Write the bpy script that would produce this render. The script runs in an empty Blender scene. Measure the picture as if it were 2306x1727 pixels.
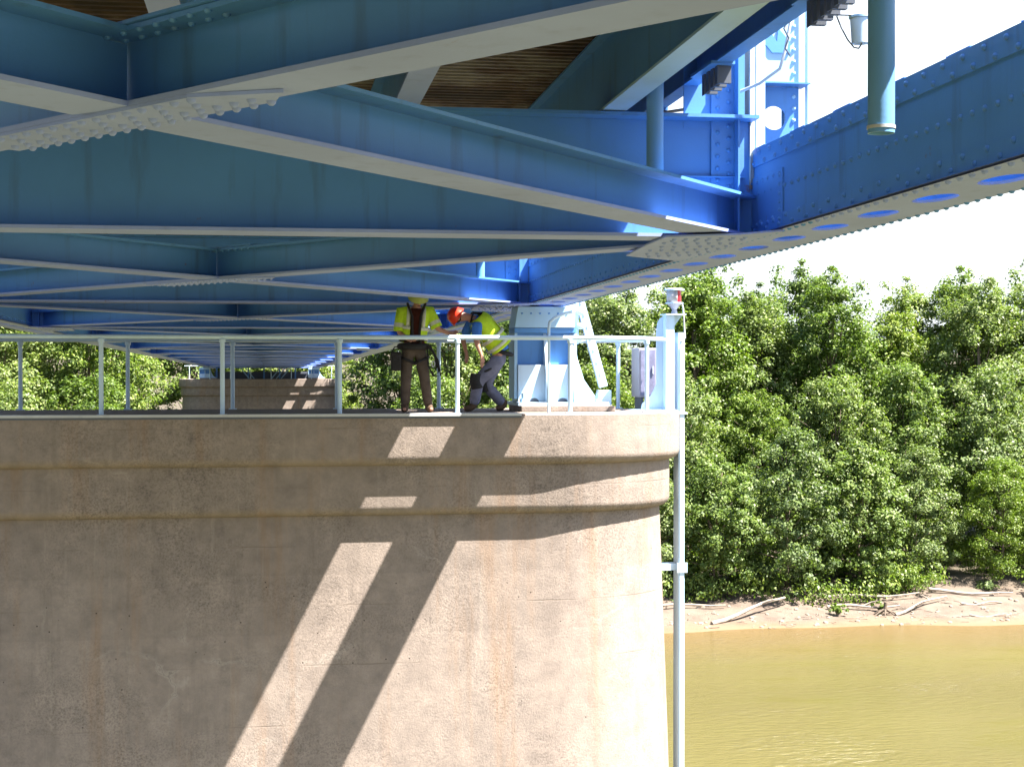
import bpy, bmesh, math, random
import numpy as np
from mathutils import Vector, Matrix, Euler
random.seed(7); rng = np.random.default_rng(11)
C = bpy.context.scene.collection
PI = math.pi

# ---------------------------------------------------------------- camera, world, sun, exposure
cam_d = bpy.data.cameras.new("camera"); cam = bpy.data.objects.new("camera", cam_d); C.objects.link(cam)
cam_d.sensor_width = 36.0; cam_d.lens = 54.64; cam_d.clip_start = 0.1; cam_d.clip_end = 3000
YAW, PITCH = 0.1538, -0.0103
cam.location = (0, 0, 0)
cam.rotation_euler = Euler((PI/2 + PITCH, 0, -YAW), 'XYZ')
bpy.context.scene.camera = cam

SUN = Vector((0.52, -0.27, 1.0)).normalized()
world = bpy.data.worlds.new("World"); bpy.context.scene.world = world; world.use_nodes = True
wn = world.node_tree.nodes; wl = world.node_tree.links
sky = wn.new("ShaderNodeTexSky"); sky.sky_type = 'NISHITA'; sky.sun_disc = False
sky.sun_elevation = math.asin(SUN.z); sky.sun_rotation = math.atan2(SUN.x, SUN.y)
sky.air_density = 1.0; sky.dust_density = 1.0; sky.ozone_density = 1.0
bg = wn["Background"]; bg.inputs["Strength"].default_value = 0.06
# even summer haze all round the horizon, thinning out upward
tcw = wn.new("ShaderNodeTexCoord"); spw = wn.new("ShaderNodeSeparateXYZ"); wl.new(tcw.outputs["Generated"], spw.inputs[0])
mrw = wn.new("ShaderNodeMapRange"); mrw.interpolation_type = 'SMOOTHSTEP'; wl.new(spw.outputs[2], mrw.inputs[0])
mrw.inputs[1].default_value = 0.12; mrw.inputs[2].default_value = 0.55; mrw.inputs[3].default_value = 1.0; mrw.inputs[4].default_value = 0.0
mxw = wn.new("ShaderNodeMix"); mxw.data_type = 'RGBA'; wl.new(mrw.outputs[0], mxw.inputs[0])
wl.new(sky.outputs[0], mxw.inputs[6]); mxw.inputs[7].default_value = (3.7, 4.0, 4.1, 1)
wl.new(mxw.outputs[2], bg.inputs["Color"])
sun_d = bpy.data.lights.new("sun", 'SUN'); sun_d.energy = 5.0; sun_d.angle = math.radians(0.5); sun_d.color = (1.0, 0.93, 0.83)
sun = bpy.data.objects.new("sun", sun_d); C.objects.link(sun)
sun.rotation_euler = (-SUN).to_track_quat('-Z', 'Y').to_euler(); sun.location = (20, -10, 40)
vs = bpy.context.scene.view_settings
vs.view_transform = 'Standard'; vs.look = 'None'; vs.gamma = 1.0; vs.use_curve_mapping = False
vs.exposure = 2.75

# ---------------------------------------------------------------- materials
def new_mat(name):
    m = bpy.data.materials.new(name); m.use_nodes = True
    return m, m.node_tree.nodes, m.node_tree.links, m.node_tree.nodes["Principled BSDF"]
def ramp(n, l, fac, stops):
    r = n.new("ShaderNodeValToRGB"); e = r.color_ramp.elements
    while len(e) < len(stops): e.new(0.5)
    for el, (p, c) in zip(e, stops): el.position = p; el.color = (*c, 1) if len(c) == 3 else c
    l.new(fac, r.inputs[0]); return r.outputs[0]
def coords(n, l, scale=(1, 1, 1), kind="Object", loc=(0, 0, 0)):
    t = n.new("ShaderNodeTexCoord"); m = n.new("ShaderNodeMapping"); m.inputs["Scale"].default_value = scale
    m.inputs["Location"].default_value = loc
    l.new(t.outputs[kind], m.inputs[0]); return m.outputs[0]
def noise(n, l, vec, scale, detail=4, rough=0.55):
    t = n.new("ShaderNodeTexNoise"); t.inputs["Scale"].default_value = scale
    t.inputs["Detail"].default_value = detail; t.inputs["Roughness"].default_value = rough
    l.new(vec, t.inputs["Vector"]); return t.outputs[0]
def mix(n, l, fac, a, b, mode='MIX'):
    m = n.new("ShaderNodeMix"); m.data_type = 'RGBA'; m.blend_type = mode
    for s, v in ((0, fac), (6, a), (7, b)):
        if isinstance(v, (int, float)): m.inputs[s].default_value = v
        elif isinstance(v, tuple): m.inputs[s].default_value = (*v, 1)
        else: l.new(v, m.inputs[s])
    return m.outputs[2]
def bump(n, l, h, bs, dist=0.02, strength=1.0):
    b = n.new("ShaderNodeBump"); b.inputs["Distance"].default_value = dist; b.inputs["Strength"].default_value = strength
    l.new(h, b.inputs["Height"]); l.new(b.outputs[0], bs.inputs["Normal"]); return b

def paint(name, col, rough=0.45, grime=0.35, dark=(0.05, 0.055, 0.05), rust=0.0):
    m, n, l, bs = new_mat(name)
    v = coords(n, l)
    a = noise(n, l, v, 0.9, 6)
    c = mix(n, l, ramp(n, l, a, [(0.35, (0, 0, 0)), (0.75, (1, 1, 1))]), col, tuple(x*0.8 for x in col))
    vs_ = coords(n, l, (6, 6, 0.7))
    st = noise(n, l, vs_, 1.2, 5)
    k = ramp(n, l, st, [(0.56, (0, 0, 0)), (0.85, (grime,)*3)])
    c = mix(n, l, k, c, dark)
    if rust != 0:
        r = noise(n, l, coords(n, l, (1, 1, 1), loc=(5, 2, 9)), 3.5, 8, 0.7)
        c = mix(n, l, ramp(n, l, r, [(0.62 - rust*0.1, (0, 0, 0)), (0.72 - min(0, rust)*0.06, (0.8,)*3)]), c, (0.16, 0.055, 0.025))
    l.new(c, bs.inputs["Base Color"]); bs.inputs["Roughness"].default_value = rough
    bs.inputs["Specular IOR Level"].default_value = 0.35
    bump(n, l, noise(n, l, v, 60, 3), bs, 0.0015, 0.4)
    return m

M = {}
M['steel'] = paint("blue_paint", (0.085, 0.245, 0.57), 0.45, 0.55, rust=-0.5)
M['mid'] = paint("pipe_blue_paint", (0.13, 0.31, 0.58), 0.4, 0.15)
M['flange'] = paint("bounce_lit_flange_paint", (0.25, 0.33, 0.66), 0.7, 0.25, rust=-0.6)  # blue paint made paler: river bounce light on the undersides is in the colour
M['light'] = paint("pale_blue_paint", (0.33, 0.52, 0.72), 0.45, 0.12)
M['pale'] = paint("off_white_blue_paint", (0.50, 0.65, 0.80), 0.45, 0.15)
M['rusty'] = paint("rusty_pale_paint", (0.45, 0.5, 0.52), 0.7, 0.3, rust=0.9)
M['grey'] = paint("grey_enamel", (0.30, 0.29, 0.34), 0.4, 0.2)
M['galv'] = paint("galvanised_steel", (0.45, 0.47, 0.5), 0.4, 0.3)
M['dark'] = paint("dark_bracket_steel", (0.09, 0.105, 0.14), 0.5, 0.2)

def mat_concrete():
    m, n, l, bs = new_mat("weathered_concrete")
    v = coords(n, l)
    big = noise(n, l, v, 0.55, 6, 0.6)
    c = ramp(n, l, big, [(0.25, (0.205, 0.170, 0.155)), (0.5, (0.26, 0.216, 0.196)), (0.75, (0.315, 0.266, 0.24))])
    # blotchy mid-scale
    mid = noise(n, l, v, 3.5, 8, 0.7)
    c = mix(n, l, 0.55, c, ramp(n, l, mid, [(0.3, (0.15, 0.13, 0.118)), (0.7, (0.345, 0.292, 0.255))]))
    # vertical water streaks, orange and dark
    vst = coords(n, l, (1.6, 1.6, 0.10))
    s1 = noise(n, l, vst, 1.6, 6, 0.65)
    c = mix(n, l, ramp(n, l, s1, [(0.54, (0, 0, 0)), (0.72, (0.5,)*3)]), c, (0.27, 0.165, 0.095))
    vs2 = coords(n, l, (3.1, 3.1, 0.16), loc=(7, 3, 1))
    s2 = noise(n, l, vs2, 1.3, 7, 0.7)
    c = mix(n, l, ramp(n, l, s2, [(0.55, (0, 0, 0)), (0.8, (0.45,)*3)]), c, (0.12, 0.10, 0.09))
    vs3 = coords(n, l, (4.1, 4.1, 0.22), loc=(1, 13, 4))
    s3 = noise(n, l, vs3, 1.1, 6, 0.7)
    c = mix(n, l, ramp(n, l, s3, [(0.58, (0, 0, 0)), (0.8, (0.5,)*3)]), c, (0.40, 0.36, 0.315))
    # each pour lift a slightly different tone
    sepl = n.new("ShaderNodeSeparateXYZ"); l.new(v, sepl.inputs[0])
    fl_ = n.new("ShaderNodeMath"); fl_.operation = 'MULTIPLY_ADD'; l.new(sepl.outputs[2], fl_.inputs[0]); fl_.inputs[1].default_value = 1/0.82; fl_.inputs[2].default_value = 0.5
    fl2 = n.new("ShaderNodeMath"); fl2.operation = 'FLOOR'; l.new(fl_.outputs[0], fl2.inputs[0])
    wnz = n.new("ShaderNodeTexWhiteNoise"); wnz.noise_dimensions = '1D'; l.new(fl2.outputs[0], wnz.inputs["W"])
    c = mix(n, l, 1.0, c, ramp(n, l, wnz.outputs["Value"], [(0.0, (0.86, 0.85, 0.84)), (1.0, (1.10, 1.09, 1.08))]), 'MULTIPLY')
    # wandering cracks with pale lime bloom
    vc = n.new("ShaderNodeTexVoronoi"); vc.feature = 'DISTANCE_TO_EDGE'; vc.inputs["Scale"].default_value = 0.55
    dn = n.new("ShaderNodeTexNoise"); dn.inputs["Scale"].default_value = 2.2; dn.inputs["Detail"].default_value = 8; l.new(v, dn.inputs["Vector"])
    va = n.new("ShaderNodeVectorMath"); va.operation = 'MULTIPLY_ADD'; l.new(dn.outputs["Color"], va.inputs[0]); va.inputs[1].default_value = (0.7, 0.7, 0.7); l.new(v, va.inputs[2])
    l.new(va.outputs[0], vc.inputs["Vector"])
    cg = ramp(n, l, noise(n, l, coords(n, l, loc=(9, 1, 5)), 0.7, 3), [(0.58, (0, 0, 0)), (0.66, (1, 1, 1))])
    crack = mix(n, l, 1.0, ramp(n, l, vc.outputs["Distance"], [(0.0008, (0.55,)*3), (0.0035, (0, 0, 0))]), cg, 'MULTIPLY')
    bloom = mix(n, l, 1.0, ramp(n, l, vc.outputs["Distance"], [(0.0, (0.40,)*3), (0.02, (0, 0, 0))]), cg, 'MULTIPLY')
    c = mix(n, l, bloom, c, (0.44, 0.40, 0.36)); c = mix(n, l, crack, c, (0.09, 0.075, 0.065))
    # exposed aggregate speckle, in patches
    sp = noise(n, l, v, 34, 5, 0.8)
    pt = noise(n, l, v, 0.9, 3)
    spk = ramp(n, l, sp, [(0.40, (0.45,)*3), (0.5, (1,)*3), (0.62, (1.25,)*3)])
    pm = ramp(n, l, pt, [(0.42, (0.05,)*3), (0.68, (0.7,)*3)])
    c = mix(n, l, pm, c, mix(n, l, 1.0, c, spk, 'MULTIPLY'))
    # bug holes
    vo = n.new("ShaderNodeTexVoronoi"); vo.inputs["Scale"].default_value = 6.0; l.new(v, vo.inputs["Vector"])
    pit = ramp(n, l, vo.outputs["Distance"], [(0.045, (1, 1, 1)), (0.075, (0, 0, 0))])
    sel = ramp(n, l, vo.outputs["Color"], [(0.60, (0, 0, 0)), (0.64, (1, 1, 1))])
    pitm = mix(n, l, 1.0, pit, sel, 'MULTIPLY')
    c = mix(n, l, pitm, c, (0.05, 0.04, 0.035))
    # lift lines of the formwork: thin horizontal seams that come and go
    sep = n.new("ShaderNodeSeparateXYZ"); l.new(v, sep.inputs[0])
    wob = n.new("ShaderNodeMath"); wob.operation = 'MULTIPLY_ADD'; l.new(noise(n, l, v, 3.0, 4), wob.inputs[0])
    wob.inputs[1].default_value = 0.03; l.new(sep.outputs[2], wob.inputs[2])
    md = n.new("ShaderNodeMath"); md.operation = 'PINGPONG'; l.new(wob.outputs[0], md.inputs[0]); md.inputs[1].default_value = 0.41
    ln = ramp(n, l, md.outputs[0], [(0.0, (1, 1, 1)), (0.013, (0, 0, 0))])
    gate = ramp(n, l, noise(n, l, coords(n, l, (0.6, 0.6, 1.5), loc=(3, 3, 3)), 1.2, 3), [(0.50, (0, 0, 0)), (0.66, (0.75,)*3)])
    lm = mix(n, l, 1.0, ln, gate, 'MULTIPLY')
    c = mix(n, l, lm, c, (0.15, 0.12, 0.10))
    l.new(c, bs.inputs["Base Color"]); bs.inputs["Roughness"].default_value = 0.92
    bs.inputs["Specular IOR Level"].default_value = 0.2
    h = mix(n, l, 0.5, ramp(n, l, sp, [(0.3, (0, 0, 0)), (0.7, (1, 1, 1))]), mid)
    h = mix(n, l, pitm, h, (0.0, 0.0, 0.0)); h = mix(n, l, lm, h, (0.0, 0.0, 0.0))
    bump(n, l, h, bs, 0.012, 0.55)
    return m
M['concrete'] = mat_concrete()

def simple(name, col, rough=0.7, spec=0.3, var=0.25, sc=8, bmp=0.003, metal=0):
    m, n, l, bs = new_mat(name)
    v = coords(n, l); a = noise(n, l, v, sc, 5)
    c = ramp(n, l, a, [(0.3, tuple(x*(1-var) for x in col)), (0.7, tuple(min(1, x*(1+var)) for x in col))])
    l.new(c, bs.inputs["Base Color"]); bs.inputs["Roughness"].default_value = rough
    bs.inputs["Specular IOR Level"].default_value = spec; bs.inputs["Metallic"].default_value = metal
    bump(n, l, noise(n, l, v, sc*4, 4), bs, bmp, 0.6)
    return m

def mat_forms():
    m, n, l, bs = new_mat("rusty_deck_forms")
    v = coords(n, l)
    a = noise(n, l, v, 0.9, 7, 0.65)
    c = ramp(n, l, a, [(0.36, (0.022, 0.015, 0.012)), (0.46, (0.075, 0.048, 0.036)), (0.55, (0.16, 0.145, 0.13)), (0.72, (0.27, 0.26, 0.24))])
    st = noise(n, l, coords(n, l, (0.5, 6, 1)), 1.4, 6, 0.7)
    c = mix(n, l, ramp(n, l, st, [(0.52, (0, 0, 0)), (0.7, (0.7,)*3)]), c, (0.065, 0.026, 0.016))
    l.new(c, bs.inputs["Base Color"]); bs.inputs["Roughness"].default_value = 0.75
    return m
M['forms'] = mat_forms()
M['slab'] = simple("deck_concrete", (0.26, 0.25, 0.23), 0.9)

def mat_water():
    m, n, l, bs = new_mat("muddy_water")
    v = coords(n, l, kind="Object")
    a = noise(n, l, coords(n, l, (0.02, 0.05, 1)), 1.0, 4)
    c = ramp(n, l, a, [(0.3, (0.072, 0.063, 0.019)), (0.7, (0.098, 0.086, 0.028))])
    # silt clouding within a few metres of the shore
    sep = n.new("ShaderNodeSeparateXYZ"); l.new(v, sep.inputs[0])
    mr = n.new("ShaderNodeMapRange"); l.new(sep.outputs[1], mr.inputs[0])
    mr.inputs[1].default_value = 86; mr.inputs[2].default_value = 98; mr.inputs[3].default_value = 0; mr.inputs[4].default_value = 1
    c = mix(n, l, mr.outputs[0], c, (0.105, 0.072, 0.030))
    l.new(c, bs.inputs["Base Color"]); bs.inputs["Roughness"].default_value = 0.16
    bs.inputs["IOR"].default_value = 1.33; bs.inputs["Specular IOR Level"].default_value = 0.45
    w1 = noise(n, l, coords(n, l, (0.8, 2.0, 1)), 1.5, 5, 0.6)
    w2 = noise(n, l, coords(n, l, (0.10, 0.22, 1)), 1.0, 3, 0.5)
    h = mix(n, l, ramp(n, l, w2, [(0.35, (0.15,)*3), (0.65, (0.9,)*3)]), (0.5, 0.5, 0.5), w1)
    bump(n, l, h, bs, 0.45, 0.75)
    return m
M['water'] = mat_water()

def mat_bank():
    m, n, l, bs = new_mat("sandy_bank")
    v = coords(n, l)
    a = noise(n, l, v, 0.6, 8, 0.65)
    c = ramp(n, l, a, [(0.3, (0.058, 0.042, 0.032)), (0.55, (0.112, 0.085, 0.066)), (0.75, (0.135, 0.105, 0.084))])
    sep = n.new("ShaderNodeSeparateXYZ"); l.new(v, sep.inputs[0])
    mr = n.new("ShaderNodeMapRange"); l.new(sep.outputs[2], mr.inputs[0])
    mr.inputs[1].default_value = -17.05; mr.inputs[2].default_value = -16.75
    c = mix(n, l, mr.outputs[0], (0.15, 0.09, 0.045), c)
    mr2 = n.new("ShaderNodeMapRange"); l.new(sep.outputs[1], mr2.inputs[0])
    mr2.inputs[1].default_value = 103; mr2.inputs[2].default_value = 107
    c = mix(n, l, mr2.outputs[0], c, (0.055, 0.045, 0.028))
    cl = noise(n, l, v, 4.0, 6, 0.7)
    c = mix(n, l, ramp(n, l, cl, [(0.55, (0, 0, 0)), (0.68, (0.6,)*3)]), c, (0.13, 0.08, 0.05))
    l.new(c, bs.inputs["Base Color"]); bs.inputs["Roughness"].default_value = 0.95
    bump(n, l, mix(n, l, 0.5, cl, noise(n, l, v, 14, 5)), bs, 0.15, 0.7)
    return m
M['bank'] = mat_bank()

def mat_leaf(name, c0, c1, c2):
    m, n, l, bs = new_mat(name)
    g = n.new("ShaderNodeNewGeometry"); oi = n.new("ShaderNodeObjectInfo")
    ad = n.new("ShaderNodeMath"); ad.operation = 'MULTIPLY_ADD'; l.new(oi.outputs["Random"], ad.inputs[0])
    ad.inputs[1].default_value = 0.35
    mm = n.new("ShaderNodeMath"); mm.operation = 'MULTIPLY'; l.new(g.outputs["Random Per Island"], mm.inputs[0]); mm.inputs[1].default_value = 0.65
    l.new(mm.outputs[0], ad.inputs[2])
    c = ramp(n, l, ad.outputs[0], [(0.05, c0), (0.5, c1), (0.95, c2)])
    l.new(c, bs.inputs["Base Color"]); bs.inputs["Roughness"].default_value = 0.5
    bs.inputs["Specular IOR Level"].default_value = 0.35
    tr = n.new("ShaderNodeBsdfTranslucent"); l.new(mix(n, l, 1.0, c, (1.3, 1.5, 0.5), 'MULTIPLY'), tr.inputs[0])
    ms = n.new("ShaderNodeMixShader"); ms.inputs[0].default_value = 0.32
    out = n["Material Output"]; l.new(bs.outputs[0], ms.inputs[1]); l.new(tr.outputs[0], ms.inputs[2]); l.new(ms.outputs[0], out.inputs[0])
    return m
M['leafA'] = mat_leaf("cottonwood_leaves", (0.036, 0.070, 0.014), (0.102, 0.158, 0.030), (0.21, 0.25, 0.064))
M['leafB'] = mat_leaf("bright_leaves", (0.045, 0.090, 0.010), (0.100, 0.155, 0.018), (0.18, 0.225, 0.035))
M['leafC'] = mat_leaf("silver_leaves", (0.040, 0.070, 0.024), (0.112, 0.162, 0.048), (0.23, 0.265, 0.10))
M['bark'] = simple("bark", (0.12, 0.095, 0.075), 0.9, 0.1, 0.4, 5, 0.02)
M['drift'] = simple("bleached_driftwood", (0.26, 0.225, 0.19), 0.9, 0.1, 0.3, 4, 0.01)
M['stone'] = simple("bank_stone", (0.20, 0.165, 0.135), 0.9, 0.1, 0.35, 3, 0.02)

# ---------------------------------------------------------------- mesh helpers
def V(*a): return Vector(a)
class MB:
    def __init__(s): s.v = []; s.f = []
    def add(s, vs, fs):
        o = len(s.v); s.v += [tuple(p) for p in vs]; s.f += [tuple(i+o for i in f) for f in fs]; return s
    def box(s, x0, x1, y0, y1, z0, z1):
        return s.add([(x, y, z) for z in (z0, z1) for y in (y0, y1) for x in (x0, x1)],
                     [(0, 2, 3, 1), (4, 5, 7, 6), (0, 1, 5, 4), (2, 6, 7, 3), (0, 4, 6, 2), (1, 3, 7, 5)])
    def bar(s, a, b, w, h, up=(0, 0, 1), off=(0, 0)):
        """box from a to b; w across, h along up; off=(side, up) offset of its centre line"""
        a = Vector(a); b = Vector(b); d = (b-a).normalized(); up = Vector(up)
        r = d.cross(up).normalized(); u = r.cross(d).normalized()
        a = a + r*off[0] + u*off[1]; b = b + r*off[0] + u*off[1]
        vs = [p + r*sx*w/2 + u*sz*h/2 for sz in (-1, 1) for p in (a, b) for sx in (-1, 1)]
        return s.add(vs, [(0, 2, 3, 1), (4, 5, 7, 6), (0, 1, 5, 4), (2, 6, 7, 3), (0, 4, 6, 2), (1, 3, 7, 5)])
    def tube(s, pts, r, n=10, cap=True):
        pts = [Vector(p) for p in pts]; rs = r if isinstance(r, (list, tuple)) else [r]*len(pts)
        vs = []; fs = []; prev = None
        for i, p in enumerate(pts):
            d = (pts[min(i+1, len(pts)-1)] - pts[max(i-1, 0)]).normalized()
            ref = prev if prev is not None else (V(0, 0, 1) if abs(d.z) < 0.9 else V(1, 0, 0))
            u = (ref - d*ref.dot(d)).normalized(); prev = u; w = d.cross(u)
            ri = rs[i]; ra, rb = ri if isinstance(ri, (list, tuple)) else (ri, ri)
            for k in range(n):
                t = 2*PI*k/n; vs.append(p + u*math.cos(t)*ra + w*math.sin(t)*rb)
            if i:
                o = (i-1)*n
                fs += [(o+k, o+(k+1) % n, o+n+(k+1) % n, o+n+k) for k in range(n)]
        if cap: fs.append(tuple(range(n))[::-1]); fs.append(tuple(range(len(vs)-n, len(vs))))
        return s.add(vs, fs)
    def prism(s, poly, axis, t0, t1):
        """extrude a 2D polygon; axis 'y': poly is (x,z); 'z': (x,y); 'x': (y,z)"""
        def P(p, t): return {'y': (p[0], t, p[1]), 'z': (p[0], p[1], t), 'x': (t, p[0], p[1])}[axis]
        n = len(poly); vs = [P(p, t0) for p in poly] + [P(p, t1) for p in poly]
        fs = [tuple(range(n)), tuple(range(n, 2*n))[::-1]] + [(i, n+i, n+(i+1) % n, (i+1) % n) for i in range(n)]
        return s.add(vs, fs)
    def dome(s, p, nrm, r, h=None, n=8):
        p = Vector(p); nrm = Vector(nrm).normalized(); h = h or r*0.75
        u = nrm.orthogonal().normalized(); w = nrm.cross(u); vs = []; fs = []
        for rr, hh in ((1.0, -0.1), (0.85, 0.55), (0.45, 0.92)):
            for k in range(n):
                t = 2*PI*k/n; vs.append(p + (u*math.cos(t) + w*math.sin(t))*r*rr + nrm*h*hh)
        vs.append(p + nrm*h)
        for j in (0, 1): fs += [(j*n+k, j*n+(k+1) % n, (j+1)*n+(k+1) % n, (j+1)*n+k) for k in range(n)]
        fs += [(2*n+k, 2*n+(k+1) % n, 3*n) for k in range(n)]
        return s.add(vs, fs)
    def build(s, name, mat, parent=None, smooth=None, loc=None, bevel=0, **tags):
        me = bpy.data.meshes.new(name)
        vs = s.v
        if loc is not None: vs = [(x-loc[0], y-loc[1], z-loc[2]) for x, y, z in vs]
        me.from_pydata(vs, [], s.f); me.validate(); 
        bm = bmesh.new(); bm.from_mesh(me); bmesh.ops.recalc_face_normals(bm, faces=bm.faces); bm.to_mesh(me); bm.free()
        me.materials.append(mat)
        if smooth:
            me.polygons.foreach_set("use_smooth", [True]*len(me.polygons)); me.set_sharp_from_angle(angle=math.radians(smooth))
        o = bpy.data.objects.new(name, me); C.objects.link(o)
        if loc is not None: o.location = loc
        if parent is not None:
            o.parent = parent; o.matrix_parent_inverse = Matrix.Translation(-parent.location)
        if bevel:
            b = o.modifiers.new("bevel", 'BEVEL'); b.width = bevel; b.segments = 2; b.limit_method = 'ANGLE'
        for k, v in tags.items(): o[k] = v
        return o
def thing(name, label, cat, loc=(0, 0, 0), group=None):
    o = bpy.data.objects.new(name, None); C.objects.link(o); o.location = loc; o.empty_display_size = 0.3
    o["label"] = label; o["category"] = cat
    if group: o["group"] = group
    return o
def tagT(o, label, cat, group=None):
    o["label"] = label; o["category"] = cat
    if group: o["group"] = group
    return o
def clone(o, parent, loc):
    c = o.copy(); C.objects.link(c); c.parent = parent; c.matrix_parent_inverse = Matrix.Translation(-parent.location); c.location = loc
    return c

# ---------------------------------------------------------------- the place (metres): X right across the river bridge, Y along it, Z up, eye at 0
XC, HW, FB1, PAN, S = -0.58, 4.61, 11.98, 10.9, -0.0082
PY = 23.02                       # near pier centre line
FPY = 131.0                      # far pier centre line
NP = 12                          # panels beyond the first floor beam
YA, YB = -9.0, FB1 + NP*PAN + 3
def zz(zr, y): return zr + S*y
TOPZ = -0.65

# --- water and bank
g = MB(); g.add([(-700, -300, 0), (700, -300, 0), (700, 140, 0), (-700, 140, 0)], [(0, 1, 2, 3)])
w = g.build("river_water", M['water']); w.location = (0, 0, -17.0); w["kind"] = "structure"
def hash2(x, y): 
    return math.sin(x*0.37+1.3)*0.5 + math.sin(y*0.53+x*0.21)*0.3 + math.sin(x*1.1+y*0.7)*0.2 + math.sin(x*2.3-y*1.7)*0.12 + math.sin(x*5.1+y*3.3)*0.05
def bank_z(x, y):
    sh = 97.2 - 0.03*(x-27) + 0.5*math.sin(x*0.21) + 0.25*math.sin(x*0.63+1)
    t = y - sh
    if t < 0: return -17.0 + t*0.12
    prof = 0.10*min(t, 3) + 0.22*max(0, min(t-3, 7)) + 0.03*max(0, t-10)
    return -17.0 + prof + 0.14*hash2(x*1.5, y*1.5)*min(1, t/3)
xs = np.concatenate([np.arange(-700, -60, 40), np.arange(-60, 100, 0.7), np.arange(100, 740, 40)])
ys = np.concatenate([np.arange(92, 116, 0.6), np.arange(116, 160, 4), np.array([180, 240, 400, 900])])
g = MB(); g.add([(float(x), float(y), bank_z(float(x), float(y))) for y in ys for x in xs],
    [(j*len(xs)+i, j*len(xs)+i+1, (j+1)*len(xs)+i+1, (j+1)*len(xs)+i) for j in range(len(ys)-1) for i in range(len(xs)-1)])
o = g.build("river_bank", M['bank'], smooth=60); o["kind"] = "structure"

# --- piers
def pier(cx, cy, top, label):
    t = thing("bridge_pier", label, "bridge pier", (cx, cy, -17.6))
    def ring(off, z, base_hl=6.39, base_b=1.32, nose=1.95):
        b = base_b + off; a = nose + off; hl = base_hl + off
        L = hl - a; pts = []
        nseg = 30
        for k in range(nseg+1):
            th = -PI/2 + PI*k/nseg; pts.append((cx + L + a*math.cos(th), cy + b*math.sin(th), z))
        for k in range(nseg+1):
            th = PI/2 + PI*k/nseg; pts.append((cx - L + a*math.cos(th), cy + b*math.sin(th), z))
        return pts
    def loft(name, prof, captop=False, capbot=False, **kw):
        g = MB(); rings = [ring(o_, z_) for o_, z_ in prof]; n = len(rings[0]); vs = [p for r in rings for p in r]; fs = []
        for j in range(len(rings)-1): fs += [(j*n+k, j*n+(k+1) % n, (j+1)*n+(k+1) % n, (j+1)*n+k) for k in range(n)]
        if captop: fs.append(tuple(range(n)))
        if capbot: fs.append(tuple(range((len(rings)-1)*n, len(rings)*n)))
        g.add(vs, fs); return g.build(name, M['concrete'], t, smooth=25, **kw)
    dz = top - TOPZ
    def fil(o0, o1, z0, z1, n=7):   # rounded underside of a band
        return [(o1 + (o0-o1)*math.cos(PI/2*k/n), z0 + (z1-z0)*math.sin(PI/2*k/n)) for k in range(n+1)]
    loft("pier_cap", [(0.285, top), (0.30, top-0.02)] + [(0.30, top-0.3)] + fil(0.30, 0.148, -1.22+dz, -1.36+dz), True)
    loft("cap_band", [(0.15, -1.345+dz)] + fil(0.15, -0.002, -1.92+dz, -2.06+dz))
    loft("pier_shaft", [(0.0, -2.04+dz), (0.10, -4.7+dz), (0.55, -17.6)], False)
    return t
pr = pier(XC, PY, TOPZ, "tan weathered concrete pier with rounded end filling the lower left, crossed by slanting sunlight")
fp = pier(XC-0.25, FPY, -0.95, "small distant concrete pier seen under the far end of the bridge")
g = MB(); g.box(-6.0, 3.45, PY-1.66, PY-1.50, TOPZ-0.022, TOPZ+0.014)
g.build("edge_angle", M['galv'], pr)
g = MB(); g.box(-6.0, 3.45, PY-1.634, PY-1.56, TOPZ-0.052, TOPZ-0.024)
g.build("edge_shade_strip", M['dark'], pr)  # added dark strip, paints the line of shade below the edge angle

# --- railings
def railing(cx, cy, top, x0, x1, posts, side, label, r=0.031, full=False):
    t = thing("pier_railing", label, "railing", (cx, cy+side, top))
    y = cy + side; h = 1.068
    bend = [(x1, y, top+h)] if not full else [(p[0], p[1], top+h) for p in full]
    g = MB(); g.tube([(x0, y, top+h)] + bend, r, 12); g.build("top_rail", M['pale'], t, smooth=40)
    first = None
    for px in posts:
        px, y = px if isinstance(px, tuple) else (px, cy+side)
        if first is None:
            g = MB(); g.tube([(0, 0, 0), (0, 0, h-0.02)], r*1.02, 12); g.tube([(0, 0, h-0.075), (0, 0, h-0.03)], r*1.45, 12)
            g.box(-0.06, 0.06, -0.06, 0.06, 0, 0.014)
            first = g.build("post", M['pale'], t, smooth=40); first.location = (px, y, top)
        else: clone(first, t, (px, y, top))
    return t
fposts = [-7.1+1.61*k for k in range(0)] + [-5.49, -3.88, -2.268, -0.657, 0.938, 2.575, 4.181, (5.39, 22.0)]
railing(XC, PY, TOPZ, -6.2, 5.58, fposts, -1.42, "near blue pipe railing along the front edge of the big pier", full=[(4.5, 21.6), (4.8, 21.66), (5.39, 22.0), (5.72, 22.45), (5.88, 22.9)])
bposts = [-5.37, -3.766, -2.174, -0.589, 1.02, 2.624, 4.2, (5.42, 24.02)]
railing(XC, PY, TOPZ, -6.2, 5.62, bposts, 1.48, "rear blue pipe railing along the back edge of the big pier", full=[(4.5, 24.5), (4.8, 24.44), (5.42, 24.02), (5.75, 23.5)])
railing(XC-0.25, FPY, -0.95, -7.0, 5.2, [-6.6+1.65*k for k in range(8)], -1.45, "tiny railing on top of the distant pier", 0.03)

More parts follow.
